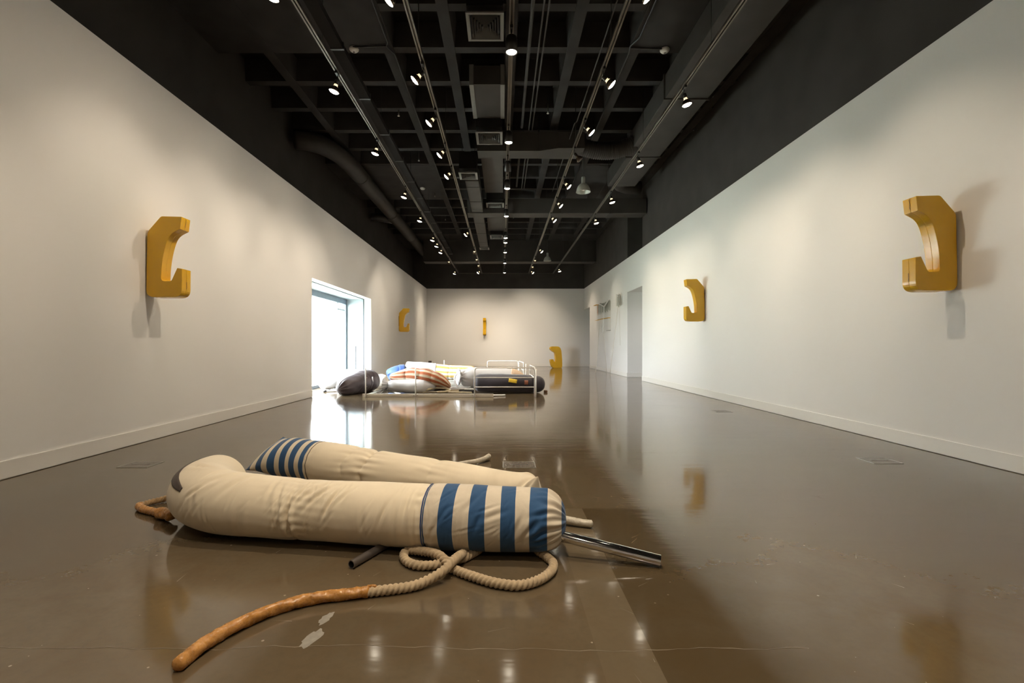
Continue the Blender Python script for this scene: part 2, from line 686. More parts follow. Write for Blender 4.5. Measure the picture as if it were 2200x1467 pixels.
def floor_box(x, y, wx, wy, label):
    r = empty('floor_box', (x, y, 0))
    tag(r, label, 'floor box', 'metal outlet boxes let into the floor')
    MB().box(-wx / 2, wx / 2, -wy / 2, wy / 2, .0004, .0026).build('lid', 'box_plate', r)
    b = MB()
    for x0, x1, y0, y1 in ((-wx / 2 - .008, -wx / 2, -wy / 2 - .008, wy / 2 + .008), (wx / 2, wx / 2 + .008, -wy / 2 - .008, wy / 2 + .008),
                           (-wx / 2, wx / 2, -wy / 2 - .008, -wy / 2), (-wx / 2, wx / 2, wy / 2, wy / 2 + .008)):
        b.box(x0, x1, y0, y1, .0004, .0032)
    b.build('rim', 'steel_grey', r)
    MB().box(-wx * .3, wx * .3, -.012, .012, .0026, .0036).build('flap', 'dark_steel', r)


floor_box(.137, 3.94, .25, .19, 'flat metal floor outlet cover just behind the canvas bolsters')
floor_box(-2.95, 3.95, .23, .19, 'flat metal floor outlet cover near the left wall baseboard')
floor_box(3.27, 7.21, .23, .19, 'flat metal floor outlet cover near the right wall, farther one')
floor_box(3.18, 4.08, .23, .19, 'flat metal floor outlet cover near the right wall, nearer one')

# left wall, solid, with the window cut through
wl = MB()
X0 = XL - .78
wl.box(X0, XL, YN, WIN[0], 0, ZW).box(X0, XL, WIN[0], WIN[1], WIN[2], ZW).box(X0, XL, WIN[1], YB + .3, 0, ZW)
wall_left = struct(wl.build('wall_left', 'white_paint'))
struct(box('wall_left_upper', 'black_paint', XUL - .2, XUL, YN, YB + .3, ZW, ZS + .3))
# right wall with two openings
wr = MB()
X1 = XR + .5
wr.box(XR, X1, YN, DOOR[0], 0, ZW).box(XR, X1, DOOR[0], DOOR[1], DOOR[2], ZW)
wr.box(XR, X1, DOOR[1], DOOR2[0], 0, ZW).box(XR, X1, DOOR2[0], YB, DOOR2[2], ZW)
wall_right = struct(wr.build('wall_right', 'white_paint'))
wu = MB()
wu.box(XR + .004, X1, YN, DOOR[0], ZW, ZS + .3).box(XR + .004, X1, DOOR[1], YB, ZW, ZS + .3)
wu.box(X1, X1 + .15, YN, YB, ZW, ZS + .3)
struct(wu.build('wall_right_upper', 'black_paint'))
# rooms behind the openings
wp = MB()
wp.box(X1, 8.0, DOOR[1], DOOR[1] + .2, 0, 3.0).box(X1, 8.0, DOOR[0] - .2, DOOR[0], 0, 3.0).box(7.8, 8.0, DOOR[0], DOOR[1], 0, 3.0)
wp.box(X1, 8.0, DOOR[0], DOOR[1], DOOR[2], 3.0)
struct(wp.build('wall_passage', 'white_paint'))
wp = MB()
wp.box(X1, 8.0, DOOR2[0] - .2, DOOR2[0], 0, 3.0).box(7.8, 8.0, DOOR2[0], YB, 0, 3.0).box(X1, 8.0, DOOR2[0], YB, DOOR2[2], 3.0)
struct(wp.build('wall_far_passage', 'white_paint'))
struct(box('wall_back', 'white_paint', X0, 8.0, YB, YB + .3, 0, ZW))
struct(box('wall_back_upper', 'black_paint', X0, X1, YB + .004, YB + .3, ZW, ZS + .3))
struct(box('wall_rear', 'white_paint', X0, 8.0, YN - .3, YN, 0, ZW))
struct(box('wall_rear_upper', 'black_paint', X0, X1, YN - .3, YN, ZW, ZS + .3))
struct(box('wall_right_outer', 'white_paint', 8.0, 8.2, YN, YB + .3, 0, ZW))

r_ = bpy.data.objects.new('added_passage_light', None)  # fill lamp added out of view to brighten the passage jamb
r_.location = (5.6, 14.35, DOOR[2])
COL.objects.link(r_)
r_['label'], r_['category'] = 'added unseen round downlight inside the side passage', 'lamp'
MB().lathe([(0, -.012), (.085, -.010), (.095, -.004), (.10, 0)], 24).build('trim_ring', 'detector_white', r_)
MB().lathe([(0, -.016), (.07, -.014), (.075, -.010)], 24).build('lens', 'bulb_lens', r_)
ld = bpy.data.lights.new('passage_fill_beam', 'SPOT')
ld.energy, ld.color, ld.spot_size, ld.spot_blend, ld.shadow_soft_size = 60.0, (1.0, .93, .86), math.radians(170), .6, .07
lo = bpy.data.objects.new('passage_fill_beam', ld)
lo.location = (0, 0, -.03)
lo.parent = r_
COL.objects.link(lo)

# baseboards
BH, BT = .135, .014
def skirting(name, parts):
    m = MB()
    for p in parts:
        m.box(*p)
    return struct(m.build(name, 'baseboard_paint', bevel=.003))


skirting('baseboard_left', [(XL, XL + BT, YN, WIN[0], .004, BH), (XL, XL + BT, WIN[1], YB, .004, BH)])
skirting('baseboard_right', [(XR - BT, XR, YN, DOOR[0], .004, BH), (XR - BT, XR, DOOR[1], DOOR2[0], .004, BH),
                             (XR, 7.8, DOOR[1] - BT, DOOR[1], .004, BH)])
skirting('baseboard_back', [(XL + BT, 7.8, YB - BT, YB, .004, BH)])

# window: liner, frame, panes
win = empty('window_1', (XL - .5, (WIN[0] + WIN[1]) / 2, 0))
struct(win)
win['label'] = 'tall aluminium framed window in a deep reveal in the left wall'
def wpart(name, mat, *b, bevel=0.0):
    o = box(name, mat, *b, bevel=bevel)
    o.parent = win
    o.matrix_parent_inverse = Matrix.Translation(-win.location)
    return o


g0, g1, gh = WIN
xa, xb = XL - .19, XL - .78
wpart('reveal_gap', 'dark_gasket', xa - .022, xa, g0, g1, gh - .012, gh)
wpart('reveal_gap', 'dark_gasket', xa - .022, xa, g1 - .012, g1, 0, gh)
wpart('head_liner', 'aluminium', xb, xa - .022, g0, g1, gh - .018, gh)
wpart('jamb_liner', 'aluminium', xb, xa - .022, g1 - .018, g1, 0, gh - .018)
wpart('jamb_liner', 'aluminium', xb, xa - .022, g0, g0 + .018, 0, gh - .018)
wpart('head_frame', 'blue_grey_frame', xb, xb + .12, g0 + .018, g1 - .018, gh - .16, gh - .018, bevel=.004)
wpart('sill_frame', 'blue_grey_frame', xb, xb + .12, g0 + .018, g1 - .018, 0, .07, bevel=.004)
wpart('frame_post', 'blue_grey_frame', xb, xb + .12, g1 - .10, g1 - .018, .07, gh - .16, bevel=.004)
wpart('frame_post', 'blue_grey_frame', xb, xb + .12, g0 + .018, g0 + .10, .07, gh - .16, bevel=.004)
wpart('mullion', 'aluminium', xb, xb + .10, 12.62, 12.67, .07, gh - .16, bevel=.003)
wpart('transom_bar', 'aluminium', xb + .02, xb + .08, 12.67, g1 - .10, gh - .34, gh - .30, bevel=.003)
wpart('pull_handle', 'blue_grey_frame', xa - .33, xa - .22, g1 - .045, g1 - .018, .30, .98, bevel=.004)
for y0, y1 in ((g0 + .10, 12.62), (12.67, g1 - .10)):
    wpart('pane', 'window_glass', xb + .045, xb + .051, y0, y1, .07, gh - .16)

# ------------------------------------------------------------------ outside the window
struct(box('ground_outside', 'outside_ground', -60, X0 - .01, -40, 70, -.25, -.06))
bd = empty('neighbour_building', (-17, 24, -.06))
tag(bd, 'pale rendered building seen through the bright window', 'building')
MB().box(-2, 0, -14, 22, 0, 5.5).build('wall', 'render_wall', bd)
MB().box(-2.2, .25, -14.2, 22.2, 5.5, 5.75).build('roof', 'render_wall', bd)
for k, yy in enumerate((-9, -5.5, -2, 1.5, 5, 8.5, 12, 15.5)):
    wd = MB().box(-.02, .03, yy, yy + 1.5, .9, 2.3).build('window', 'aluminium', bd)
    MB().box(.03, .045, yy + .08, yy + 1.42, .98, 2.22).build('pane', 'outside_glass', wd)
tr = empty('bare_tree', (-9.2, 17.6, -.06))
tag(tr, 'thin bare tree standing outside the window', 'tree')
tm = MB()
tm.tube([(0, 0, 0), (.05, .05, .9), (-.02, .1, 1.8), (.08, .05, 2.8), (.05, .1, 3.9)], [.05, .045, .035, .025, .012], 8)
tm.build('trunk', 'bark', tr)
for k, (z, dx, dy, L) in enumerate(((1.1, .5, -.6, 1.2), (1.5, -.6, .3, 1.3), (1.9, .4, .6, 1.1), (2.4, -.4, -.5, 1.0), (2.8, .5, -.2, .9))):
    MB().tube([(.02, .07, z), (dx * .5, dy * .5, z + L * .45), (dx, dy, z + L)], [.02, .014, .005], 6).build('branch', 'bark', tr)

# ------------------------------------------------------------------ waffle ceiling
ceiling = struct(box('ceiling', 'coffer_black', XUL - .2, X1 + .2, YN - .3, YB + .3, ZS, ZS + .3))
RX = [-3.53, -2.615, -1.70, -.785, .13, 1.045, 1.98, 2.895, 3.81]
for xx in RX:
    b = MB()
    b.prism([(xx - .11, ZS), (xx - .078, ZC), (xx + .078, ZC), (xx + .11, ZS)], YB - YN, Matrix.Translation((0, YN, 0)))
    b.build('ceiling_rib', 'concrete_black', ceiling)
k = -11
while 6.34 + .915 * k < YB - .2:
    yy = 6.34 + .915 * k
    k += 1
    if yy < YN + .2:
        continue
    b = MB()
    Mx = Matrix.Translation((X1 + .1, yy, 0)) @ Matrix.Rotation(PI / 2, 4, 'Z')
    b.prism([(-.11, ZS), (-.072, ZC + .012), (.072, ZC + .012), (.11, ZS)], X1 - XUL + .2, Mx)
    b.build('ceiling_rib', 'concrete_black', ceiling)
# solid panels of slab round the column heads
for x0, x1 in ((XUL, -1.78), (2.06, X1)):
    for y0, y1 in ((3.59, 7.25), (11.83, 14.57), (19.1, 22.0)):
        MB().box(x0, x1, y0, y1, ZC + .004, ZS).build('solid_panel', 'concrete_black', ceiling)


# ------------------------------------------------------------------ ducts, pipes, diffusers
def thing(name, label, cat, group=None, loc=(0, 0, 0)):
    return tag(empty(name, loc), label, cat, group)


Z0 = CAM_H
d = thing('rectangular_duct', 'black rectangular duct running along the right wall under the ceiling', 'duct', loc=(2.95, 4, Z0 + 4.0))
MB().box(-.32, .37, YN - 4 + .2, 8.1, 0, .38).build('duct_body', 'duct_black', d, bevel=.01)
for yy in (-3.4, -1.0, 1.4, 3.8, 6.2):
    MB().box(-.345, .395, yy, yy + .035, -.02, .40).build('flange', 'duct_black', d)
m = MB()
m.tube([(.02, 8.1, .21), (.03, 8.35, .21), (.12, 8.6, .21), (.35, 8.8, .21), (.7, 8.85, .21)], .17, 16).build('elbow', 'duct_black', d)

d = thing('cross_duct', 'wide black air duct crossing the ceiling behind the nearer spotlights', 'duct', loc=(0, 9.85, Z0 + 3.9))
MB().box(-.50, .75, -.2, .2, 0, .38).build('duct_body', 'duct_black', d, bevel=.008)
mb = MB()
v = []
for xx, y0, y1, z0, z1 in ((.75, -.2, .2, 0, .38), (1.12, -.29, .27, .02, .34), (1.63, -.29, .27, .02, .34)):
    v += [(xx, y0, z0), (xx, y1, z0), (xx, y1, z1), (xx, y0, z1)]
f = []
for i in range(2):
    for k in range(4):
        a, b_ = i * 4 + k, i * 4 + (k + 1) % 4
        f.append((a, b_, b_ + 4, a + 4))
f += [(0, 1, 2, 3), (11, 10, 9, 8)]
mb.add(v, f).build('transition', 'duct_black', d)
C, s = spline([(1.60, 0, .17), (1.9, .02, .10), (2.25, .04, .10), (2.55, .0, .16), (2.70, -.05, .22)], 90)
rr = .165 + .010 * np.cos(np.arange(90) * 2.1)
R, nm, th = sweep(C, s, rr, rr, rr * 0, 18)
link('flexible_hose', tube_mesh('flexible_hose', 'duct_black', R, s, 0, 89), d)
MB().box(-.44, .02, .2, 2.5, .02, .36).build('branch_duct', 'duct_black', d, bevel=.008)

d = thing('cross_duct', 'long flat black duct crossing the ceiling to the passage wall', 'duct', loc=(0, 13.3, Z0 + 3.6))
MB().box(-.95, 3.9, -.22, .24, 0, .40).build('duct_body', 'duct_black', d, bevel=.008)
for xx in (.3, 1.6, 2.9):
    MB().box(xx, xx + .03, -.24, .26, -.012, .41).build('flange', 'duct_black', d)
d = thing('ceiling_beam', 'black beam spanning the room near the far wall', 'beam', loc=(0, 20.5, Z0 + 3.56))
MB().box(-3.3, XR - .01, -.25, .25, 0, .9).build('beam_body', 'black_paint', d)
MB().box(-3.3, XR - .01, -.28, .28, -.015, 0).build('lower_flange', 'duct_black', d)
d = thing('longitudinal_duct', 'slim black duct running away from the camera left of centre', 'duct', loc=(-.665, 10.6, Z0 + 3.62))
MB().box(-.15, .15, 0, 2.44, 0, .28).build('duct_body', 'duct_black', d, bevel=.006)
MB().box(-.15, .15, 2.96, 7.0, 0, .28).build('duct_body', 'duct_black', d, bevel=.006)
for yy in (.4, 1.5, 2.2, 3.6, 4.9, 6.2):
    MB().box(-.156, .156, yy, yy + .02, -.006, .285).build('seam_band', 'duct_black', d)

# round duct along the left wall with its elbow
d = thing('round_duct', 'round black duct curving out of the left wall and running along it', 'duct', loc=(-3.5, 11, Z0 + 4.0))
C, s = spline([(-.70, -1.2, .19), (-.52, -1.15, .19), (-.28, -.95, .19), (-.10, -.55, .19), (-.02, 0, .19), (0, .8, .19), (.0, 6, .19), (0, 11.8, .19)], 160)
rr = np.full(160, .19)
R, nm, th = sweep(C, s, rr, rr, rr * 0, 24)
link('duct_run', tube_mesh('duct_run', 'duct_black', R, s, 0, 159), d)
MB().tube([(0, 5.2, .19), (-.35, 4.7, .17), (-.74, 4.6, .17)], .13, 16).build('branch', 'duct_black', d)
for yy in (.9, 4.2, 7.5, 10.5):
    MB().tube([(0, yy, .19), (0, yy + .03, .19)], .199, 24).build('band', 'duct_black', d)


def diffuser(x, y, dz, wx, wy, label, drop=.35, boot=None):
    r = thing('air_diffuser', label, 'diffuser', 'square louvred air diffusers on the ceiling', (x, y, Z0 + dz))
    fr = MB()
    e = .045
    for b in ((-wx / 2, -wx / 2 + e, -wy / 2, wy / 2), (wx / 2 - e, wx / 2, -wy / 2, wy / 2), (-wx / 2 + e, wx / 2 - e, -wy / 2, -wy / 2 + e), (-wx / 2 + e, wx / 2 - e, wy / 2 - e, wy / 2)):
        fr.box(*b, 0, .02)
    fr.build('frame', 'diffuser_grey', r)
    MB().box(-wx / 2 + .01, wx / 2 - .01, -wy / 2 + .01, wy / 2 - .01, .10, .10 + drop).build('plenum', 'coffer_black', r)
    for sx in (-1, 1):
        MB().tube([(sx * wx * .35, 0, .09), (sx * wx * .35, 0, ZS - Z0 - dz + .01)], .006, 6).build('hanger_rod', 'lamp_black', r)
    for k in range(6):
        u0, u1 = .86 - k * .14, .86 - k * .14 - .075
        z0, z1 = -.004 - .003 * k, .055
        v = [(sx * wx / 2 * u0, sy * wy / 2 * u0, z0) for sx, sy in ((-1, -1), (1, -1), (1, 1), (-1, 1))]
        v += [(sx * wx / 2 * max(u1, .01), sy * wy / 2 * max(u1, .01), z1) for sx, sy in ((-1, -1), (1, -1), (1, 1), (-1, 1))]
        f = [(i, (i + 1) % 4, (i + 1) % 4 + 4, i + 4) for i in range(4)]
        if k == 5:
            f.append((4, 5, 6, 7))
        MB().add(v, f).build('louvre_ring', 'diffuser_grey', r)
    return r


diffuser(-.225, 6.45, 4.25, .49, .58, 'grey square air diffuser nearest the camera, between the coffers')
diffuser(-.245, 9.2, 3.95, .50, .56, 'grey square air diffuser hung in front of the wide cross duct')
diffuser(-.72, 10.3, 3.62, .39, .42, 'small grey air diffuser at the near end of the slim duct')
diffuser(-.19, 12.9, 3.75, .47, .46, 'grey air diffuser just ahead of the long flat cross duct', .25)
diffuser(-.19, 16.2, 3.65, .43, .55, 'grey air diffuser beyond the flat cross duct, right of slim duct')
diffuser(-.66, 17.85, 3.60, .36, .40, 'grey air diffuser at the far end of the slim duct', .2)
d = thing('duct_boot', 'black duct box dropping down to the second air diffuser', 'duct', loc=(-.245, 8.5, Z0 + 4.2))
MB().box(-.22, .22, -.75, .40, 0, .30).build('box_body', 'duct_black', d)
for sx in (-1, 1):
    MB().box(sx * .25 - .035, sx * .25 + .035, -.75, .40, -.01, .32).build('hanger_strip', 'diffuser_grey', d)
d = thing('duct_boot', 'black duct box above the farthest diffuser of the middle row', 'duct', loc=(-.19, 14.9, Z0 + 3.8))
MB().box(-.22, .22, -.6, 1.0, 0, .25).build('box_body', 'duct_black', d)
for sx in (-1, 1):
    MB().box(sx * .235 - .025, sx * .235 + .025, -.6, 1.0, -.008, .26).build('hanger_strip', 'duct_black', d)
    MB().tube([(sx * .235, 0, .2), (sx * .235, 0, ZS - Z0 - 3.79)], .006, 6).build('hanger_rod', 'lamp_black', d)

# pipes and conduits under the ribs
for k, (xx, zz, r_, lab) in enumerate(((.385, 4.30, .025, 'thicker black pipe right of the middle lighting track'),
                                       (.52, 4.25, .012, 'thin black pipe second to the right of the middle track'),
                                       (.585, 4.25, .012, 'thin black pipe third to the right of the middle track'))):
    o = MB().tube([(xx, YN, Z0 + zz), (xx, 9.5, Z0 + zz)], r_, 8)
    o.tube([(xx, 10.1, Z0 + zz), (xx, 13.0, Z0 + zz)], r_, 8)
    tag(o.build('ceiling_pipe', 'duct_black'), lab, 'pipe', 'pipes under the ceiling ribs')
o = MB().tube([(-1.66, YN, Z0 + 4.405), (-1.66, 7.0, Z0 + 4.405), (-1.70, 7.1, Z0 + 4.405), (-1.62, 7.3, Z0 + 4.405), (-1.62, 17, Z0 + 4.405)], .012, 6)
o.tube([(-1.68, 7.1, Z0 + 4.41), (-2.2, 7.12, Z0 + 4.41)], .012, 6)
tag(o.build('conduit', 'lamp_black'), 'black conduit along the ceiling rib on the left', 'conduit')
o = MB().tube([(1.96, YN, Z0 + 4.405), (1.96, 6.9, Z0 + 4.405), (1.88, 7.1, Z0 + 4.405), (1.90, 7.3, Z0 + 4.405), (1.90, 13, Z0 + 4.405)], .012, 6)
o.tube([(1.90, 7.15, Z0 + 4.41), (2.42, 7.17, Z0 + 4.41)], .012, 6)
tag(o.build('conduit', 'lamp_black'), 'black conduit along the ceiling rib on the right', 'conduit')
o = MB().tube([(1.33, YN, Z0 + 4.0), (1.33, 8.6, Z0 + 4.0), (1.33, 8.9, Z0 + 4.1), (1.33, 12.8, Z0 + 4.1)], .010, 6)
tag(o.build('conduit', 'duct_black'), 'thin conduit left of the fourth lighting track', 'conduit')
o = box('cable_tray', 'coffer_black', -2.02, -1.88, YN + .1, 18.5, ZT + .06, ZT + .13)
tag(o, 'black cable tray running beside the leftmost lighting track', 'cable tray')
for yy in np.arange(YN + .5, 18.4, 1.15):
    MB().box(-2.03, -1.87, yy, yy + .03, ZT + .055, ZT + .14).build('tray_bracket', 'lamp_black', o)

for lab, x, y in (('small white smoke detector left of the ceiling ribs, nearest one', -2.20, 7.18), ('small white smoke detector under the solid slab on the right', 2.42, 7.2),
                  ('small smoke detector farther back on the left slab panel', -2.22, 13.5)):
    r = thing('smoke_detector', lab, 'detector', 'ceiling smoke detectors', (x, y, ZC))
    MB().lathe([(0, -.062), (.03, -.06), (.05, -.05), (.068, -.03), (.07, -.012), (.062, 0)], 20).build('body', 'detector_white', r)
    MB().lathe([(0, -.07), (.016, -.068), (.018, -.055)], 12).build('sensor_cap', 'dark_steel', r)
names = ('nearest', 'second', 'third', 'fourth', 'fifth', 'sixth', 'seventh')
for i, (x, y) in enumerate(((-1.90, 6.0), (-1.95, 9.1), (-1.95, 11.3), (-1.95, 14.0), (-1.95, 16.6))):
    r = thing('sprinkler_head', names[i] + ' small ceiling sprinkler along the left side of the ribs', 'sprinkler', 'ceiling sprinkler heads', (x, y, ZC))
    MB().tube([(0, 0, ZS - ZC + .01), (0, 0, -.06)], .013, 8).build('pipe_drop', 'lamp_black', r)
    MB().lathe([(0, -.10), (.022, -.098), (.022, -.092), (.008, -.085), (.012, -.055)], 12).build('deflector', 'detector_white', r)
for i, (x, y) in enumerate(((.85, 9.0), (.75, 9.9))):
    r = thing('sprinkler_head', ('nearer', 'farther')[i] + ' small ceiling sprinkler right of the middle track', 'sprinkler', 'ceiling sprinkler heads', (x, y, ZC))
    MB().tube([(0, 0, ZS - ZC + .01), (0, 0, -.06)], .013, 8).build('pipe_drop', 'lamp_black', r)
    MB().lathe([(0, -.10), (.022, -.098), (.022, -.092), (.008, -.085), (.012, -.055)], 12).build('deflector', 'detector_white', r)

for lab, x, y, zb, ztop in (('bell shaped pendant lamp, unlit, in front of the flat cross duct', 1.735, 10.35, Z0 + 3.30, ZS + .01),
                            ('bell shaped pendant lamp, unlit, near the far wall', 1.83, 19.6, Z0 + 3.46, ZS + .01)):
    r = thing('pendant_lamp', lab, 'lamp', 'unlit bell shaped pendant lamps', (x, y, zb))
    MB().tube([(0, 0, .31), (0, 0, ztop - zb)], .008, 8).build('stem', 'lamp_black', r)
    MB().lathe([(.0, .33), (.038, .325), (.042, .30), (.042, .20), (.05, .19), (.05, .17)], 20).build('ballast', 'shade_enamel', r)
    MB().lathe([(.045, .175), (.08, .165), (.115, .125), (.14, .07), (.152, .01), (.157, .0), (.150, .002), (.135, .07), (.11, .115), (.045, .165)], 32).build('bell_shade', 'shade_enamel', r)
    MB().lathe([(0, .03), (.03, .035), (.045, .07), (.03, .12), (.02, .165)], 14).build('bulb', 'detector_white', r)

# ------------------------------------------------------------------ lighting tracks and their spotlights
TX = [-2.08, -.97, .10, 1.26, 2.42]
TNAME = ['leftmost', 'second', 'middle', 'fourth', 'rightmost']
for i, xx in enumerate(TX):
    r = thing('lighting_track', 'black lighting track on the ceiling, ' + ('leftmost of the five', 'second from left', 'middle of the five', 'second from right', 'rightmost of the five')[i], 'track', 'ceiling lighting tracks', (xx, 0, ZT))
    b = MB()
    b.box(-.026, -.008, YN + .1, 22.93, 0, .032).box(.008, .026, YN + .1, 22.93, 0, .032).box(-.026, .026, YN + .1, 22.93, .026, .034)
    b.build('rail', 'track_metal', r)
    for yy in np.arange(-2.5, 22.5, 2.7):
        MB().tube([(0, yy, .03), (0, yy, ZC - ZT + .02)], .005, 6).build('hanger_rod', 'lamp_black', r)
o = MB().tube([(TX[0], 22.96, ZT + .02), (TX[4], 22.96, ZT + .02)], .014, 8).build('track_end_pipe', 'track_metal')
tag(o, 'thin pipe joining the far ends of the lighting tracks', 'pipe')


def lamp_parts(aim, can=False, lit=True):
    """meshes of one track spotlight about its track point; aim is a unit vector"""
    aim = Vector(aim).normalized()
    q = Vector((0, 0, -1)).rotation_difference(aim)
    out = [('adapter', MB().box(-.016, .016, -.045, .045, -.03, .004).mesh('adapter', 'lamp_black'))]
    if can:
        piv = Vector((0, 0, -.085))
        M = Matrix.Translation(piv) @ q.to_matrix().to_4x4()
        out.append(('stem', MB().tube([(0, 0, -.02), piv], .009, 8).mesh('stem', 'lamp_black')))
        out.append(('can', MB().lathe([(0, 0), (.035, -.004), (.055, -.02), (.063, -.05), (.063, -.19), (.060, -.19), (.058, -.15)], 24, M).mesh('can', 'lamp_black')))
        out.append(('lens', MB().lathe([(.058, -.172), (.050, -.186), (.03, -.196), (0, -.2)], 20, M).mesh('lens', 'bulb_lens' if lit else 'bulb_off')))
        tip = M @ Vector((0, 0, -.225))
    else:
        piv = Vector((0, 0, -.11))
        M = Matrix.Translation(piv) @ q.to_matrix().to_4x4()
        out.append(('arm', MB().tube([(0, .02, -.02), (0, .03, -.06), piv + Vector((0, .03, 0))], .006, 8).mesh('arm', 'lamp_black')))
        out.append(('socket', MB().lathe([(0, .015), (.024, .013), (.028, 0), (.028, -.04), (.024, -.046)], 18, M).mesh('socket', 'lamp_black')))
        out.append(('bulb_neck', MB().lathe([(.022, -.045), (.022, -.06), (.034, -.074)], 18, M).mesh('bulb_neck', 'bulb_neck' if lit else 'bulb_body')))
        out.append(('reflector', MB().lathe([(.034, -.074), (.050, -.098), (.062, -.122), (.064, -.138), (.060, -.139)], 22, M).mesh('reflector', 'bulb_body')))
        out.append(('lens', MB().lathe([(.060, -.137), (.046, -.148), (.025, -.154), (0, -.156)], 20, M).mesh('lens', 'bulb_lens' if lit else 'bulb_off')))
        tip = M @ Vector((0, 0, -.185))
    return out, tip, q


LIGHTS = {}
def spot_data(key, power, cone, blend, radius):
    if key not in LIGHTS:
        l = bpy.data.lights.new('spot_' + key, 'SPOT')
        l.energy = power
        l.color = WARM
        l.spot_size = math.radians(cone)
        l.spot_blend = blend
        l.shadow_soft_size = radius
        LIGHTS[key] = l
    return LIGHTS[key]


KINDS = {  # mesh aim, can, light key, power, cone, blend
    'wash_l': ((-.30, 0, -1), False, P_WASH, 134, 1.0),
    'wash_r': ((.25, 0, -1), False, P_WASH * 1.5, 112, 1.0),
    'tilt_b': ((0, 2.6, -2.2), False, P_TILT_B, 70, .9),
    'tilt_l': ((-2.65, 0, -2.55), False, P_TILT_L, 53, .9),
    'tilt_r': ((2.67, 0, -2.55), False, P_TILT_R, 58, .9),
    'can': ((0, 0, -1), True, P_CAN, 105, 1.0),
}
PARTS = {}
ORD = ['nearest', 'second nearest', 'third', 'fourth', 'fifth', 'sixth', 'seventh', 'eighth', 'ninth', 'tenth', 'eleventh', 'twelfth']
PLACE = {
    0: ('wash_l', [4.45, 6.09, 8.06, 10.42, 12.4, 14.67, 15.56, 16.6, 18.8, 21.4]),
    1: ('tilt_l', [4.54, 5.90, 7.04, 8.22, 9.26, 14.1, 16.75, 18.3, 19.7, 21.4]),
    2: ('can', [5.23, 7.55, 8.75, 9.75, 11.83, 14.2, 14.85, 16.4, 18.5, 20.9]),
    3: ('tilt_r', [4.50, 6.00, 7.35, 8.40, 9.85, 11.2, 12.5, 16.6, 18.5, 20.0, 21.4]),
    4: ('wash_r', [6.42, 8.60, 10.78, 12.6, 20.7]),
}
OFF = {(2, 2), (3, 3)}
UNSEEN = {0: [2.2, .2], 2: [2.6, .8, -1.6], 4: [2.4, .2], 1: [2.4], 3: [2.4]}      # extra lamps added over and behind the camera to light the foreground
BACK = {(1, 6), (1, 7), (1, 8), (3, 8), (3, 9), (0, 8)}
TOWALL = set()
for ti, (kind0, ys) in PLACE.items():
    for j, yy in enumerate(ys + UNSEEN.get(ti, [])):
        seen = j < len(ys)
        kind = 'tilt_b' if (ti, j) in BACK else 'tilt_l' if (ti, j) in TOWALL else kind0
        aim, can, power, cone, blend = KINDS[kind]
        lit = (ti, j) not in OFF
        key = (kind, lit)
        if key not in PARTS:
            PARTS[key] = lamp_parts(aim if lit else (aim[0], .5, aim[2]), can, lit)
        parts, tip, q = PARTS[key]
        how = 'lit bulb' if lit else 'unlit bulb'
        body = {'wash_l': 'bare ' + how + ' spotlight', 'wash_r': 'bare ' + how + ' spotlight', 'tilt_l': how + ' spotlight tilted to the left wall',
                'tilt_r': how + ' spotlight tilted to the right wall', 'tilt_b': how + ' spotlight tilted to the far wall', 'can': 'black can spotlight with ' + how}[kind]
        where = ORD[j] if seen else ''
        r = thing('track_spotlight', '%s, %s on the %s track' % (body, where if seen else ('ahead of the frame', 'over the camera', 'behind the camera')[j - len(ys)], TNAME[ti]), 'spotlight',
                  'spotlights on the %s ceiling track' % TNAME[ti], (TX[ti], yy, ZT))
        for nm_, me in parts:
            link(nm_, me, r)
        if lit:
            near = ti == 3 and (j < 3 or not seen)
            o = bpy.data.objects.new('spot_beam', spot_data(kind + ('_near' if near else ''), power * (1.3 if near else 1.0), cone, blend, .02))
            o.location = tip
            o.rotation_mode = 'QUATERNION'
            o.rotation_quaternion = q
            o.parent = r
            COL.objects.link(o)

# ================================================================== YELLOW HOOKS
def rounded(corners, seg=7):
    """polygon from (x, z, radius) corners, each turned through an arc"""
    out, n = [], len(corners)
    for i, (x, z, r) in enumerate(corners):
        p = Vector((x, z))
        if r <= 0:
            out.append((x, z))
            continue
        a_, c_ = Vector(corners[i - 1][:2]) - p, Vector(corners[(i + 1) % n][:2]) - p
        ha = a_.angle(c_) / 2
        d_ = min(r / math.tan(ha), a_.length * .49, c_.length * .49)
        p0, p1 = p + a_.normalized() * d_, p + c_.normalized() * d_
        for k in range(seg + 1):
            t_ = k / seg
            q_ = p0 * (1 - t_) ** 2 + p * 2 * t_ * (1 - t_) + p1 * t_ ** 2
            out.append((q_.x, q_.y))
    return out


_curve = [(.153, .23), (.157, .30), (.168, .39), (.184, .47), (.200, .53), (.214, .572), (.230, .606), (.252, .635), (.285, .661), (.343, .690)]
_curve = [tuple(p) for p in spline(_curve, 26)[0]]
HOOK = rounded([(0, 0, .075), (.36, 0, .085), (.362, .287, .004), (.314, .294, .004), (.254, .162, .030), (.150, .163, .05)]
               + [(x, z, 0) for x, z in _curve] + [(.358, .814, .004), (.150, .819, .04), (.012, .660, .08)])
FLOORHOOK = [(.03, .0), (.05, -.0), (.08, 0), (.40, 0), (.44, .012), (.475, .05), (.51, .12), (.555, .29), (.56, .375), (.43, .39), (.40, .31), (.375, .27), (.335, .262), (.31, .30),
             (.305, .40), (.318, .53), (.335, .63), (.35, .675), (.40, .71), (.47, .75), (.53, .80), (.562, .85), (.565, .89), (.545, .925), (.50, .95), (.40, .962), (.26, .963), (.18, .952),
             (.12, .92), (.075, .86), (.045, .77), (.025, .60), (.008, .40), (0, .18), (.004, .06)]


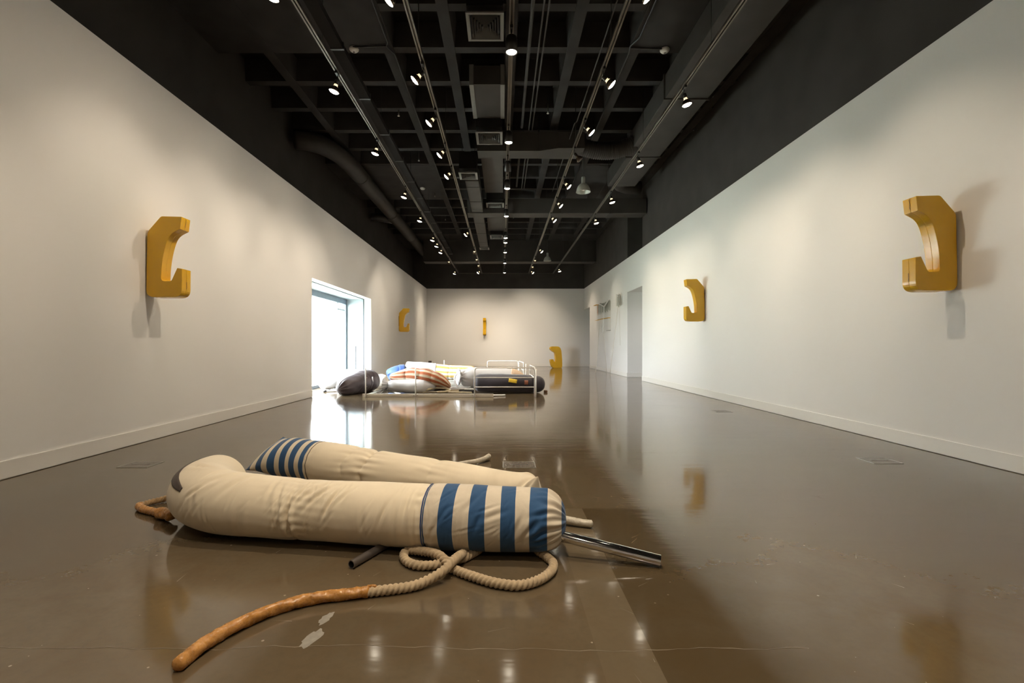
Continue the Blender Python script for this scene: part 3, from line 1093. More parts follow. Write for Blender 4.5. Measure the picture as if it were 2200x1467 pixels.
def crack(mb, pts, wd):
    for k in range(len(pts) - 1):
        (x0, y0, z0), (x1, y1, z1) = pts[k], pts[k + 1]
        mb.add([(x0 - wd, y0, z0), (x0 + wd, y0, z0), (x1 + wd * .8, y1, z1), (x1 - wd * .8, y1, z1)], [(0, 1, 2, 3)])


def hook(label, loc, rz, outline=HOOK, flip=False, group='yellow hook shapes on the walls', thick=.14):
    """profile in local x (away from the wall) and z; the halves are glued along the middle of local y"""
    r = thing('yellow_hook', label, 'hook sculpture', group, loc)
    r.rotation_euler = (0, 0, rz)
    half = thick / 2
    for sgn in (-1, 1):
        M = Matrix.Translation((0, -half if sgn < 0 else .0003, 0))
        MB().prism(outline, half - .0003, M).build('half_shell', 'yellow_paint', r, bevel=.0028)
    if outline is HOOK:
        for path in ([(.3565, 0, .80), (.352, .004, .76), (.349, -.003, .735), (.347, 0, .715)], [(.3607, 0, .16), (.3605, .002, .11), (.359, 0, .085)]):
            m_ = MB()
            for k in range(len(path) - 1):
                (x0, y0, z0), (x1, y1, z1) = path[k], path[k + 1]
                e = .0045
                m_.add([(x0 + e, y0 - .003, z0), (x0 + e, y0 + .003, z0), (x1 + e, y1 + .0025, z1), (x1 + e, y1 - .0025, z1)], [(0, 1, 2, 3)])
            m_.build('split_in_paint', 'yellow_crack', r)
        MB().box(-.012, .002, -.03, .03, .2, .55).build('wall_cleat', 'yellow_crack', r)
    return r


HZ = 1.465
hook('yellow painted hook on the left wall nearest the camera', (XL + .012, 4.97, HZ), 0)
hook('small looking yellow hook on the left wall beyond the window', (XL + .012, 16.95, HZ + .01), 0)
hook('yellow painted hook on the right wall nearest the camera', (XR - .012, 4.23, HZ - .02), PI)
hook('yellow hook on the right wall just before the passage opening', (XR - .012, 9.42, HZ - .015), PI)
hook('yellow hook facing straight out from the far wall', (-.84, YB - .012, HZ + .03), -PI / 2)
hook('tall round topped yellow hook standing on the floor at the far end', (2.67, 21.75, .001), PI + .28, FLOORHOOK, thick=.17)


# ================================================================== FOREGROUND BOLSTERS
def settle(R, floor_z=.004):
    z = R[:, :, 2]
    R[:, :, 2] = np.where(z < floor_z, floor_z, z)
    return R


# nearer bolster: striped right end, body bends back like a boot on the left
N, M = 500, 180
ctrl = [(.300, 2.262, .150), (.10, 2.285, .150), (-.18, 2.305, .152), (-.60, 2.365, .152), (-1.10, 2.435, .155), (-1.34, 2.475, .160), (-1.475, 2.515, .164),
        (-1.595, 2.60, .166), (-1.665, 2.71, .162), (-1.695, 2.83, .157), (-1.70, 2.935, .154)]
C, s = spline(ctrl, N)
L = s[-1]
rad = np.interp(s, [0, .1, .2, .45, .62, .66, .9, 1.2, 1.5, 1.7, 1.85, 2.05, 2.2, L], [.142, .142, .144, .150, .150, .146, .149, .145, .150, .156, .160, .166, .166, .164])
rad = rad * dome(s, .15, 2.3) ** 1 * dome(L - s, .055, 3.6)
rad = np.maximum(rad, .004)
R, nm, th = sweep(C, s, rad * 1.04, rad * .985, rad * 0, M)
D = waves(s, th, 3, 9, 3, .0045) + waves(s, th, 4, 22, 5, .0018)


def fold(s0, t0, phi, ln, wd, dp):
    """one pulled fold in the cloth: a groove with a soft ridge on either side"""
    x_ = s[:, None] - s0
    y_ = .15 * (th[None, :] - t0)
    al = x_ * math.cos(phi) + y_ * math.sin(phi)
    ac = -x_ * math.sin(phi) + y_ * math.cos(phi)
    return dp * np.exp(-(al / ln) ** 2) * (-np.exp(-(ac / wd) ** 2) + .6 * np.exp(-((np.abs(ac) - 2.0 * wd) / (1.1 * wd)) ** 2))


D = D + crease(s, th, .655, .008, .014, .006, 0, 1) * .8
D = D + crease(s, th, 1.30, .012, .030, .012, 1.2, 2) * .45
for f_ in ((1.31, 2.95, 1.52, .085, .010, .020), (1.30, 3.45, 1.60, .07, .010, .018), (1.275, 2.45, 1.15, .07, .009, .010), (1.24, 2.35, 1.0, .08, .010, .009), (1.20, 2.15, .95, .08, .010, .009),
           (1.165, 2.3, .9, .07, .009, .007), (1.10, 2.55, 1.25, .075, .009, .012), (1.035, 2.25, 1.1, .05, .008, .006), (1.37, 2.35, 1.75, .06, .010, .006), (1.42, 2.2, 1.6, .06, .010, .005),
           (1.62, 2.05, 1.0, .09, .014, .007), (1.72, 1.9, .8, .08, .012, .006), (1.79, 2.55, 1.0, .045, .008, .009), (1.96, 1.75, .35, .07, .012, .007), (1.55, 3.3, 1.4, .10, .016, .005),
           (.83, 2.75, 1.25, .07, .009, .007), (.78, 3.1, 1.5, .08, .010, .006), (.73, 2.6, 1.5, .08, .010, .006), (.93, 3.2, 1.55, .07, .010, .005), (.69, 3.0, 1.57, .12, .008, .006),
           (.40, 2.9, 1.2, .05, .010, .006), (.43, 2.3, 1.0, .05, .010, .005), (.33, 2.7, .4, .05, .010, .005), (.22, 3.0, 1.2, .05, .010, .006), (.55, 2.7, 1.1, .05, .009, .005), (.60, 3.3, 1.2, .05, .009, .005),
           (.16, 3.1, .9, .06, .012, .010), (.10, 2.6, .3, .05, .010, .009), (.11, 3.5, .2, .05, .010, .010), (.13, 3.3, .5, .06, .012, .009)):
    D = D + fold(*f_)
rf = np.random.RandomState(17)
for _ in range(46):
    D = D + fold(rf.uniform(.7, 2.0), rf.uniform(1.6, 3.7), rf.uniform(.9, 1.8), rf.uniform(.025, .07), rf.uniform(.004, .008), rf.uniform(.0012, .0032))
for _ in range(30):
    D = D + fold(rf.uniform(.1, .64), rf.uniform(1.6, 3.8), rf.uniform(.2, 1.9), rf.uniform(.02, .05), rf.uniform(.004, .008), rf.uniform(.0012, .0030))
# gathered pleats in the tied right end
pl_ = np.exp(-((s - .035) / .06) ** 2)[:, None] * (np.sin(13 * th + 1.0) + .6 * np.sin(21 * th + 2.0))[None, :] * .0075
D = D + pl_ + np.exp(-((s - .09) / .03) ** 2)[:, None] * np.sin(5 * th + .5)[None, :] * .006
D = D * np.clip(rad / .1, 0, 1)[:, None]
R = settle(R + nm * D[:, :, None])
near_b = thing('canvas_bolster', 'boot shaped canvas bolster with a blue striped right end, nearest the camera', 'bolster', 'long canvas bolsters in the foreground')
iS = int(np.argmin(abs(s - .652)))
link('striped_end', tube_mesh('striped_end', 'canvas_blue_near', R, s, 0, iS, True, False), near_b)
link('canvas_body', tube_mesh('canvas_body', 'canvas', R, s, iS, N - 1, False, True), near_b)
# piping over the seam
ring = [tuple(p) for p in (R[iS] + nm[iS] * .003)]
b = MB().tube([ring[k % M] for k in range(0, M + 1, 2)], .0032, 6, caps=False)
b.build('blue_piping', 'royal_blue', near_b)
# dark leather patch round the heel
b = MB()
i0, i1 = int(np.argmin(abs(s - 1.86))), int(np.argmin(abs(s - 2.25)))
ii = range(i0, i1, 4)
vv, ff = [], []
for q_, i in enumerate(ii):
    u = q_ / (len(ii) - 1)
    wdt = .30 * math.sin(PI * min(1, u * 1.02 + .05)) ** .6 + .03
    mid_t = 2.62 - .50 * u
    for k in range(9):
        a = mid_t - wdt / 2 + wdt * k / 8
        a_i = int(a / (2 * PI) * M) % M
        fr = a / (2 * PI) * M - int(a / (2 * PI) * M)
        p = R[i][a_i] * (1 - fr) + R[i][(a_i + 1) % M] * fr
        n_ = nm[i][a_i]
        vv.append(p + n_ * (.006 if 0 < k < 8 else .001))
for q_ in range(len(ii) - 1):
    for k in range(8):
        a = q_ * 9 + k
        ff.append((a, a + 1, a + 10, a + 9))
b.add(vv, ff, True).build('leather_patch', 'leather_brown', near_b)

# farther bolster: flat stitched striped end on the left, square end on the right
N = 420
ctrl = [(-1.765, 3.60, .172), (-1.60, 3.53, .160), (-1.40, 3.45, .150), (-1.0, 3.24, .146), (-.6, 3.05, .142), (-.2, 2.86, .134), (.04, 2.745, .130), (.215, 2.665, .135)]
C, s = spline(ctrl, N)
L = s[-1]
base = np.interp(s, [0, .3, .6, .9, 1.1, 1.5, L], [.150, .152, .150, .146, .140, .132, .122])
u0 = np.clip(s / .34, 0, 1)
u1 = np.clip((L - s) / .10, 0, 1)
bb = base * (np.sin(u0 * PI / 2) ** .75 * .97 + .03) * (np.sin(u1 * PI / 2) ** .6 * .93 + .07)
aa = base * (1.0 + .24 * (1 - u0) ** 1.2) * (1.0 + .06 * (1 - u1))
rot = -.52 * (1 - u0) + 1.25 * (1 - u1)
R, nm, th = sweep(C, s, aa, bb, rot, M)
D = waves(s, th, 13, 9, 3, .004) + waves(s, th, 14, 26, 6, .002)
D = D + crease(s, th, .565, .005, .014, .004, 0, 21) + crease(s, th, 1.02, .016, .020, .012, .6, 22) + crease(s, th, .86, .007, .02, .02, .6, 23) + crease(s, th, 1.50, .009, .03, .02, 1, 24)
D = D + np.exp(-((L - s - .05) / .06) ** 2)[:, None] * (np.sin(7 * th + 1.0) + .6 * np.sin(11 * th))[None, :] * .006
D = D * np.clip(bb / .09, 0, 1)[:, None]
R = settle(R + nm * D[:, :, None])
far_b = thing('canvas_bolster', 'tapered canvas bolster with a flat blue striped left end, lying behind the nearest one', 'bolster', 'long canvas bolsters in the foreground')
iS = int(np.argmin(abs(s - .56)))
link('striped_end', tube_mesh('striped_end', 'canvas_blue_far', R, s, 0, iS, True, False), far_b)
link('canvas_body', tube_mesh('canvas_body', 'canvas', R, s, iS, N - 1, False, True), far_b)
ring = [tuple(p) for p in (R[iS] + nm[iS] * .001)]
MB().tube([ring[k % M] for k in range(0, M + 1, 2)], .002, 6, caps=False).build('seam_piping', 'leather_brown', far_b)

# ------------------------------------------------------------------ ropes and pipes in the foreground
r = thing('long_rope', 'twisted rope with its long left end dipped in orange wax', 'rope')
wax = [(-0.963, 1.427), (-0.956, 1.485), (-0.939, 1.551), (-0.906, 1.626), (-0.862, 1.693), (-0.807, 1.75), (-0.741, 1.795), (-0.666, 1.825), (-0.568, 1.849), (-0.509, 1.863)]
link('wax_coating', rope_mesh('wax_coating', 'orange_wax', [(x, y, .021) for x, y in wax], .0215, lobes=0, bumpy=.10, seed=5, seg=20), r)
run = [(-.535, 1.856), (-0.509, 1.863), (-0.433, 1.881), (-0.353, 1.907), (-0.294, 1.944), (-0.24, 1.988), (-0.209, 2.047), (-0.187, 2.11), (-0.174, 2.193), (-.165, 2.30)]
zz = [.02, .02, .02, .02, .028, .045, .058, .052, .03, .02]
link('twisted_rope', rope_mesh('twisted_rope', 'rope_fibre', [(x, y, z) for (x, y), z in zip(run, zz)], .0195), r)
wl_ = rope_mesh('wax_drips', 'orange_wax', [(-.525, 1.872, .036), (-.50, 1.868, .040), (-.485, 1.872, .036)], .006, lobes=0, bumpy=.2, seed=9, seg=10)
link('wax_drips', wl_, r)
r = thing('looped_rope', 'twisted rope lying in a loop under the striped end of the nearest bolster', 'rope')
lp = [(-0.10, 2.26), (-0.167, 2.165), (-0.218, 2.135), (-0.256, 2.118), (-0.303, 2.089), (-0.374, 2.091), (-0.424, 2.132), (-0.447, 2.193), (-0.439, 2.232), (-0.395, 2.215), (-0.282, 2.135), (-0.21, 2.054), (-0.112, 1.981),
      (-0.02, 1.929), (0.068, 1.914), (0.147, 1.956), (0.202, 2.027), (0.222, 2.103), (0.203, 2.162), (0.16, 2.24)]
lz = [.02] * 9 + [.03, .045, .022] + [.02] * 8
link('rope_loop', rope_mesh('rope_loop', 'rope_fibre', [(x, y, z) for (x, y), z in zip(lp, lz)], .0195), r)

r = thing('bent_rope', 'bent rope at the left end of the nearest bolster, half of it waxed orange', 'rope')
link('twisted_rope', rope_mesh('twisted_rope', 'rope_brown', [(-1.93, 2.98, .07), (-2.02, 3.02, .045), (-2.09, 2.99, .022), (-2.135, 2.93, .02), (-2.148, 2.87, .02)], .0185), r)
link('wax_coating', rope_mesh('wax_coating', 'orange_wax', [(-2.15, 2.885, .021), (-2.143, 2.854, .021), (-2.082, 2.805, .021), (-1.988, 2.758, .022), (-1.898, 2.705, .025), (-1.83, 2.66, .03)], .021, lobes=0, bumpy=.06, seed=8), r)
link('wax_drips', rope_mesh('wax_drips', 'orange_wax', [(-1.93, 2.715, .03), (-1.86, 2.675, .036), (-1.80, 2.64, .04)], .027, lobes=0, bumpy=.2, seed=12), r)

r = thing('rope_end', 'pale waxed rope end poking out behind the farther bolster', 'rope')
link('rope', rope_mesh('rope', 'pale_wax', [(-.72, 3.14, .03), (-.55, 3.55, .02), (-.40, 3.82, .02), (-0.299, 3.915, .02), (-0.225, 3.959, .021), (-0.151, 4.024, .03), (-0.107, 4.10, .04)], .02, lobes=0, bumpy=.05, seed=3), r)
r = thing('rope_end', 'pale waxed rope end beside the chrome pipe, right of the striped end', 'rope')
link('rope', rope_mesh('rope', 'pale_wax', [(.10, 2.66, .03), (.20, 2.63, .03), (0.317, 2.615, .03), (0.366, 2.604, .027), (0.425, 2.584, .022), (0.482, 2.568, .022)], .021, lobes=0, bumpy=.06, seed=4), r)
r = thing('coiled_rope', 'dark coil of rope under the striped tip of the farther bolster', 'rope')
link('rope', rope_mesh('rope', 'rope_brown', [(-1.28, 3.28, .018), (-1.40, 3.22, .018), (-1.55, 3.24, .018), (-1.60, 3.32, .018), (-1.52, 3.40, .018), (-1.38, 3.42, .018)], .017), r)


def hollow_pipe(name, label, p0, p1, ro, ri, mat, cat='pipe', inner='black_rubber'):
    r = thing(name, label, cat)
    p0, p1 = Vector(p0), Vector(p1)
    d_ = p1 - p0
    M_ = Matrix.Translation(p0) @ Vector((0, 0, 1)).rotation_difference(d_).to_matrix().to_4x4()
    MB().lathe([(ro, 0), (ro, d_.length)], 32, M_).lathe([(ri, 0), (ro, 0)], 32, M_, False).lathe([(ri, d_.length), (ro, d_.length)], 32, M_, False).build('tube_wall', mat, r)
    MB().lathe([(ri, d_.length), (ri, 0)], 24, M_).build('bore', inner, r)
    return r


hollow_pipe('chrome_pipe', 'shiny chrome pipe sticking out of the striped end of the nearest bolster', (-.15, 2.315, .165), (.692, 2.118, .0265), .0245, .021, 'chrome')
hollow_pipe('steel_pipe', 'dull grey steel pipe end showing under the middle of the nearest bolster', (-.655, 2.098, .0185), (-.545, 2.33, .0185), .018, .0145, 'dark_steel')


# ================================================================== MIDDLE HEAP ON THE BED FRAME
def stuffed(name, label, mat, ctrl, rads, group, N=110, M=64, flat=1.0, ends=(.2, .2), wr=.012, seed=1, creases=(), pleat0=0.0, pleat1=0.0, part='stuffed_body', floor_z=.004, tie0=0, tie1=0, rot=0.0):
    C, s = spline(ctrl, N)
    L = s[-1]
    rad = np.interp(s / L, np.linspace(0, 1, len(rads)), rads)
    if tie0:      # gathered neck with a ruffle beyond it
        rad = rad * np.where(s < tie0, .35 + .5 * np.clip((tie0 - s) / tie0, 0, 1), .35 + .65 * dome(s - tie0, ends[0], 2))
    else:
        rad = rad * dome(s, ends[0], 2.2)
    rad = rad * (np.where(L - s < tie1, .35 + .5 * np.clip((tie1 - (L - s)) / max(tie1, 1e-6), 0, 1), .35 + .65 * dome(L - s - tie1, ends[1], 2)) if tie1 else dome(L - s, ends[1], 2.2))
    rad = np.maximum(rad, .006)
    R, nm, th = sweep(C, s, rad, rad * flat, rad * 0 + rot, M)
    D = waves(s, th, seed, 8, 3, wr) + waves(s, th, seed + 1, 24, 7, wr * .45)
    for j, (c0, dp, wd, sl) in enumerate(creases):
        D = D + crease(s, th, c0 * L, dp, wd, sl, 1.0 + j, seed + 3 + j)
    for pa, x0 in ((pleat0, s), (pleat1, L - s)):
        if pa:
            D = D + pa * np.exp(-(x0 / (.55 * max(ends))) ** 2)[:, None] * (np.sin(11 * th + seed) + .7 * np.sin(17 * th + 2.2 * seed) + .5 * np.sin(6 * th))[None, :]
    D = D * np.clip(rad / .1, 0, 1)[:, None]
    R = settle(R + nm * D[:, :, None], floor_z)
    root = thing(name, label, 'cushion', group)
    body = link(part, tube_mesh(part, mat, R, s, 0, N - 1), root)
    return root, body, R, nm, s, th


G = 'stuffed bags heaped on the white bed frame'
stuffed('stuffed_bag', 'white tied bag lying in the window recess', 'pale_nylon', [(-4.08, 10.72, .12), (-3.95, 10.78, .17), (-3.65, 10.9, .215), (-3.35, 11.0, .22), (-3.05, 11.1, .2)],
        [.15, .20, .225, .225, .21], G, ends=(.16, .2), wr=.014, seed=31, pleat0=.016, creases=((.32, .012, .03, .05),))
rt, *_ = stuffed('stuffed_bag', 'dark charcoal padded bag in front of the window, pointing at the camera', 'charcoal_nylon',
                 [(-3.19, 9.40, .125), (-3.11, 9.60, .165), (-3.0, 9.92, .21), (-2.92, 10.28, .228), (-2.86, 10.64, .22)], [.15, .19, .225, .24, .215], G, ends=(.26, .12), wr=.014, seed=41,
                 creases=((.34, .007, .03, .09), (.55, .010, .022, .06), (.70, .009, .02, -.05), (.86, .007, .02, .04)), pleat0=.009)
MB().tube([(-2.70, 10.06, .33), (-2.685, 10.02, .27), (-2.68, 10.03, .24)], .010, 8).build('white_tab', 'plastic_white', rt)
stuffed('stuffed_bag', 'small white stuffed end showing behind the dark charcoal bag', 'ivory_cotton', [(-3.0, 11.4, .15), (-2.85, 11.3, .16), (-2.70, 11.12, .16)], [.13, .15, .13], G, N=50, ends=(.1, .12), seed=51)
stuffed('stuffed_bag', 'bright blue stuffed bag behind the striped bag', 'royal_blue', [(-3.14, 13.2, .15), (-3.02, 13.22, .2), (-2.85, 13.25, .235), (-2.62, 13.3, .24)],
        [.16, .2, .235, .235], G, N=70, ends=(.16, .1), wr=.014, seed=61, pleat0=.018, creases=((.55, .012, .02, .03),))
# long white and yellow bolster at the back
r_, body, R, nm, s, th = stuffed('long_bolster', 'long bolster at the back, white at the left and yellow striped at the right', 'yellow_stripe',
                                 [(-2.74, 13.72, .262), (-2.4, 13.72, .255), (-1.9, 13.74, .24), (-1.5, 13.75, .218), (-1.0, 13.72, .212), (-.70, 13.62, .20)],
                                 [.255, .25, .235, .212, .21, .19], G, N=130, ends=(.05, .22), wr=.010, seed=71, creases=((.38, .010, .02, .01), (.60, .012, .02, .01), (.66, .008, .02, .01), (.80, .010, .02, .02)))
iS = int(np.argmin(abs(s - .86)))
R2 = R[:iS + 1] + nm[:iS + 1] * (.010 + .012 * np.clip(1 - s[:iS + 1] / .86, 0, 1))[:, None, None]
link('white_sleeve', tube_mesh('white_sleeve', 'white_cotton', R2, s, 0, iS), r_)

# white bag with the orange striped one lying over it
rw, *_ = stuffed('stuffed_bag', 'white tied bag lying beneath the orange striped one', 'white_cotton', [(-2.47, 10.05, .17), (-2.32, 10.06, .165), (-2.05, 10.08, .15), (-1.75, 10.1, .14), (-1.38, 10.15, .11)],
                 [.24, .20, .23, .24, .15], G, flat=.60, ends=(.18, .25), wr=.012, seed=81, tie0=.11, pleat0=.012)
MB().lathe([(.064, -.02), (.075, 0), (.064, .02)], 18, Matrix.Translation((-2.355, 10.05, .17)) @ Matrix.Rotation(PI / 2, 4, 'Y')).build('tie_cord', 'ivory_cotton', rw)
ro, *_ = stuffed('stuffed_bag', 'orange and cream striped bag on top of the white one', 'orange_stripe', [(-2.42, 10.40, .30), (-2.2, 10.40, .31), (-1.9, 10.38, .315), (-1.55, 10.33, .275), (-1.28, 10.28, .20), (-1.10, 10.24, .11)],
                 [.15, .26, .35, .40, .36, .18], G, N=130, flat=.48, ends=(.20, .14), wr=.021, seed=91, pleat0=.018, creases=((.28, .016, .03, .05), (.50, .010, .03, .06), (.72, .016, .03, .04), (.86, .012, .02, .03)), rot=.30)
MB().lathe([(.05, -.018), (.062, 0), (.05, .018)], 18, Matrix.Translation((-2.36, 10.40, .30)) @ Matrix.Rotation(PI / 2, 4, 'Y')).build('tie_cord', 'rust_patch', ro)
# pale bag and the navy one in front of it
rp, body, R, nm, s, th = stuffed('stuffed_bag', 'pale bag with gathered left end behind the navy one', 'white_cotton', [(-1.00, 10.90, .27), (-.86, 10.95, .26), (-.55, 11.02, .255), (-.1, 11.05, .24), (.3, 11.05, .215), (.56, 11.0, .17)],
                                 [.24, .24, .25, .255, .23, .14], G, N=120, flat=.97, ends=(.26, .25), wr=.010, seed=101, pleat0=.020, tie0=.08)
iS = int(np.argmin(abs(s - 1.22)))
link('peach_end', tube_mesh('peach_end', 'peach_cotton', R[iS:] + nm[iS:] * .004, s[iS:], 0, len(s) - iS - 1), rp)
rn, body, R, nm, s, th = stuffed('stuffed_bag', 'navy black bag with a yellow patch behind the white guard rail', 'navy_velvet', [(-.60, 10.06, .215), (-.35, 10.05, .205), (0, 10.04, .20), (.4, 10.05, .19), (.75, 10.1, .175), (.88, 10.13, .165)],
                                 [.19, .21, .215, .205, .195, .18], G, N=120, flat=.93, ends=(.15, .15), wr=.006, seed=111, floor_z=.004)


def patch(parent, R, nm, s, th, x, z, wx, wz, mat, name, tilt=0.0):
    """small sewn-on cloth laid on the side of a bag that faces the room"""
    v, f = [], []
    for j in range(5):
        for i in range(7):
            dx, dz = (i / 6 - .5) * wx, (j / 4 - .5) * wz
            px, pz = x + dx * math.cos(tilt) - dz * math.sin(tilt), z + dx * math.sin(tilt) + dz * math.cos(tilt)
            d2 = (R[:, :, 0] - px) ** 2 + (R[:, :, 2] - pz) ** 2 + np.where(nm[:, :, 1] > -.1, 9, 0)
            a, b_ = np.unravel_index(np.argmin(d2), d2.shape)
            v.append((px, R[a, b_, 1] - .010 - .004 * ((i + j) % 2), pz))
    for j in range(4):
        for i in range(6):
            a = j * 7 + i
            f.append((a, a + 1, a + 8, a + 7))
    o = MB().add(v, f, True).build(name, mat, parent)
    md = o.modifiers.new('thickness', 'SOLIDIFY')
    md.thickness = .006


patch(rn, R, nm, s, th, .215, .262, .17, .075, 'yellow_patch', 'yellow_patch', -.17)
patch(rn, R, nm, s, th, .49, .226, .078, .085, 'rust_patch', 'rust_patch', -.05)

# bed frame of white tubes
F = thing('metal_bed_frame', 'white metal bed frame laid out flat with guard rails and posts', 'bed frame')
FY = 9.2
MB().box(-2.66, -.165, FY, FY + .035, .003, .062).build('front_rail', 'frame_white', F, bevel=.003)


def post(x, y, z0=.0, z1=.555, r=.0115):
    o = MB().tube([(x, y, z0 + .002), (x, y, z1)], r, 10).build('post', 'white_enamel', F)
    return o


def bolts(x, o):
    for dx in (-.035, .035):
        MB().tube([(x + dx, FY - .018, .035), (x + dx, FY + .002, .035)], .007, 8).build('bolt', 'steel_grey', o)


for x_ in (-2.595, -1.645, -.522):
    p = post(x_, FY - .016)
    bolts(x_, p)
    for z_ in (.20, .37):
        MB().tube([(x_, FY - .016, z_), (x_ + .03, FY - .016, z_)], .005, 6).build('bracket', 'steel_grey', p)


def loop_rail(x0, y0, x1, y1, zt, zb=.003, r=.011, rc=.06):
    """an upside-down U of tube with rounded corners"""
    a, b_ = Vector((x0, y0, 0)), Vector((x1, y1, 0))
    d_ = (b_ - a).normalized()
    pts = [a + Vector((0, 0, zb)), a + Vector((0, 0, zt - rc))]
    for k in range(1, 6):
        t_ = PI / 2 * k / 6
        pts.append(a + d_ * (rc * (1 - math.cos(t_))) + Vector((0, 0, zt - rc + rc * math.sin(t_))))
    pts.append(a + d_ * rc + Vector((0, 0, zt)))
    pts.append(b_ - d_ * rc + Vector((0, 0, zt)))
    for k in range(1, 6):
        t_ = PI / 2 * k / 6
        pts.append(b_ - d_ * (rc * (1 - math.sin(t_))) + Vector((0, 0, zt - rc + rc * math.cos(t_))))
    pts += [b_ + Vector((0, 0, zt - rc)), b_ + Vector((0, 0, zb))]
    return MB().tube(pts, r, 10).build('guard_rail', 'white_enamel', F)


g = loop_rail(-.522, FY - .05, .611, FY - .05, .56)
for z_ in (.375, .195):
    MB().tube([(-.522, FY - .05, z_), (.611, FY - .05, z_)], .0095, 8).build('cross_bar', 'white_enamel', g)
post(.640, FY - .02, 0, .535, .013)
g = loop_rail(.628, FY + .06, .598, 10.5, .56)
MB().tube([(.625, FY + .06, .36), (.598, 10.5, .36)], .010, 8).build('cross_bar', 'white_enamel', g)
post(.555, 11.3)
g = loop_rail(-.416, 13.5, .448, 13.5, .56)
g = loop_rail(.455, 13.1, .53, 12.0, .565)
MB().tube([(.50, 12.5, .385), (.53, 12.0, .36)], .010, 8).build('cross_bar', 'white_enamel', g)
p = post(-1.70, 14.15, 0, .56)
MB().tube([(-1.70, 14.15, .50), (-1.66, 14.15, .50)], .010, 6).build('bracket', 'steel_grey', p)
for yy in (11.45, 12.3, 13.0):
    MB().box(-2.6, .50, yy, yy + .07, .02, .06).build('slat', 'slab_grey', F)
MB().box(-2.60, -2.52, 9.3, 13.3, .003, .05).build('side_rail', 'slab_grey', F)
MB().box(.44, .52, 10.6, 13.6, .003, .05).build('side_rail', 'frame_white', F)
o = tag(box('grey_panel', 'slab_grey', -2.50, -1.75, 10.55, 11.3, .004, .05), 'flat grey panel lying between the charcoal and striped bags', 'panel')
o = thing('wooden_block', 'small brown wooden block under the right tip of the navy bag', 'block', loc=(.905, 10.12, 0))
MB().box(-.035, .035, -.05, .05, .001, .045).build('block_body', 'brown_wood', o, bevel=.004)
MB().tube([(.036, 0, .022), (.045, 0, .022)], .012, 8).build('peg', 'brown_wood', o)

hollow_pipe('chrome_tube', 'short chrome tube left of the white tied bag, nearer one', (-2.44, 9.62, .02), (-2.40, 10.0, .09), .016, .013, 'chrome')
hollow_pipe('chrome_tube', 'short chrome tube left of the white tied bag, farther one', (-2.475, 9.64, .02), (-2.445, 10.05, .10), .016, .013, 'chrome')
hollow_pipe('white_tube', 'short white tube lying in front of the white tied bag', (-2.26, 10.0, .018), (-2.02, 9.62, .018), .016, .012, 'plastic_white')
hollow_pipe('white_tube', 'short white tube on the floor beyond the front rail end', (-.21, 9.33, .018), (.062, 9.40, .018), .017, .013, 'plastic_white')
p = hollow_pipe('white_tube', 'white tube with a black cap beneath the white bag at the window', (-3.74, 10.2, .02), (-3.18, 10.45, .02), .018, .014, 'plastic_white')
MB().tube([(-3.77, 10.19, .02), (-3.71, 10.21, .02)], .021, 12).build('black_cap', 'black_rubber', p)

GR = 'ropes and hoses between the heaped bags'
r = thing('tan_rope', 'tan twisted ropes trailing from the striped bag with a black dipped end', 'rope', GR)
link('twisted_rope', rope_mesh('twisted_rope', 'rope_tan', [(-1.75, 10.3, .022), (-1.55, 10.42, .022), (-1.30, 10.36, .022), (-1.1, 10.28, .022), (-.90, 10.25, .022)], .022, step=.010, seg=14), r)
link('black_dip', rope_mesh('black_dip', 'cord_black', [(-.92, 10.25, .024), (-.75, 10.22, .024), (-.55, 10.2, .024)], .024, lobes=0, bumpy=.05, seg=12), r)
r = thing('tan_rope', 'second tan rope, nearest the front rail between the bags', 'rope', GR)
link('twisted_rope', rope_mesh('twisted_rope', 'rope_tan', [(-1.85, 10.0, .02), (-1.6, 9.95, .02), (-1.3, 10.05, .02), (-1.0, 9.98, .02), (-.62, 9.90, .02)], .018, step=.010, seg=14), r)
r = thing('frayed_rope', 'thick olive rope bight under the right end of the striped bag', 'rope', GR)
link('rope', rope_mesh('rope', 'rope_tan', [(-1.66, 10.0, .03), (-1.52, 9.96, .08), (-1.40, 10.1, .10), (-1.22, 10.12, .09), (-1.10, 10.1, .05), (-1.16, 10.0, .03), (-1.35, 9.93, .025)], .026, step=.010, seg=14), r)
r = thing('white_hose', 'white hose coiled in flat loops beside the pale bag', 'hose', GR)
link('hose', rope_mesh('hose', 'plastic_white', [(-.62, 10.65, .02), (-.95, 10.62, .02), (-1.15, 10.72, .02), (-1.16, 10.9, .02), (-.9, 10.95, .02), (-.75, 10.75, .03), (-1.0, 10.5, .05), (-1.18, 10.62, .055), (-1.1, 10.8, .055), (-.7, 10.85, .055)], .014, lobes=0, bumpy=.0, seg=10, step=.02), r)
r = thing('webbing_strap', 'grey webbing strap hanging from the gathered end of the pale bag', 'strap', GR)
b = MB()
pts = [(-1.00, 10.78, .36), (-1.05, 10.72, .30), (-1.05, 10.66, .18), (-.98, 10.62, .08), (-.92, 10.6, .02)]
v, f = [], []
for i, p_ in enumerate(pts):
    v += [(p_[0] - .02, p_[1], p_[2]), (p_[0] + .02, p_[1], p_[2])]
    if i:
        f.append((2 * i - 2, 2 * i - 1, 2 * i + 1, 2 * i))
o = b.add(v, f, True).build('strap', 'grey_cotton', r)
o.modifiers.new('thickness', 'SOLIDIFY').thickness = .005
MB().box(-.96, -.88, 10.57, 10.60, .004, .05).build('buckle', 'plastic_white', r)
o = thing('outlet_box', 'small dark brown box on the far wall above the baseboard', 'box', loc=(-3.46, YB, .21))
MB().box(-.075, .075, -.06, -.001, -.06, .06).build('housing', 'outlet_brown', o, bevel=.006)
MB().box(-.04, .04, -.068, -.06, -.03, .03).build('face_plate', 'leather_brown', o)

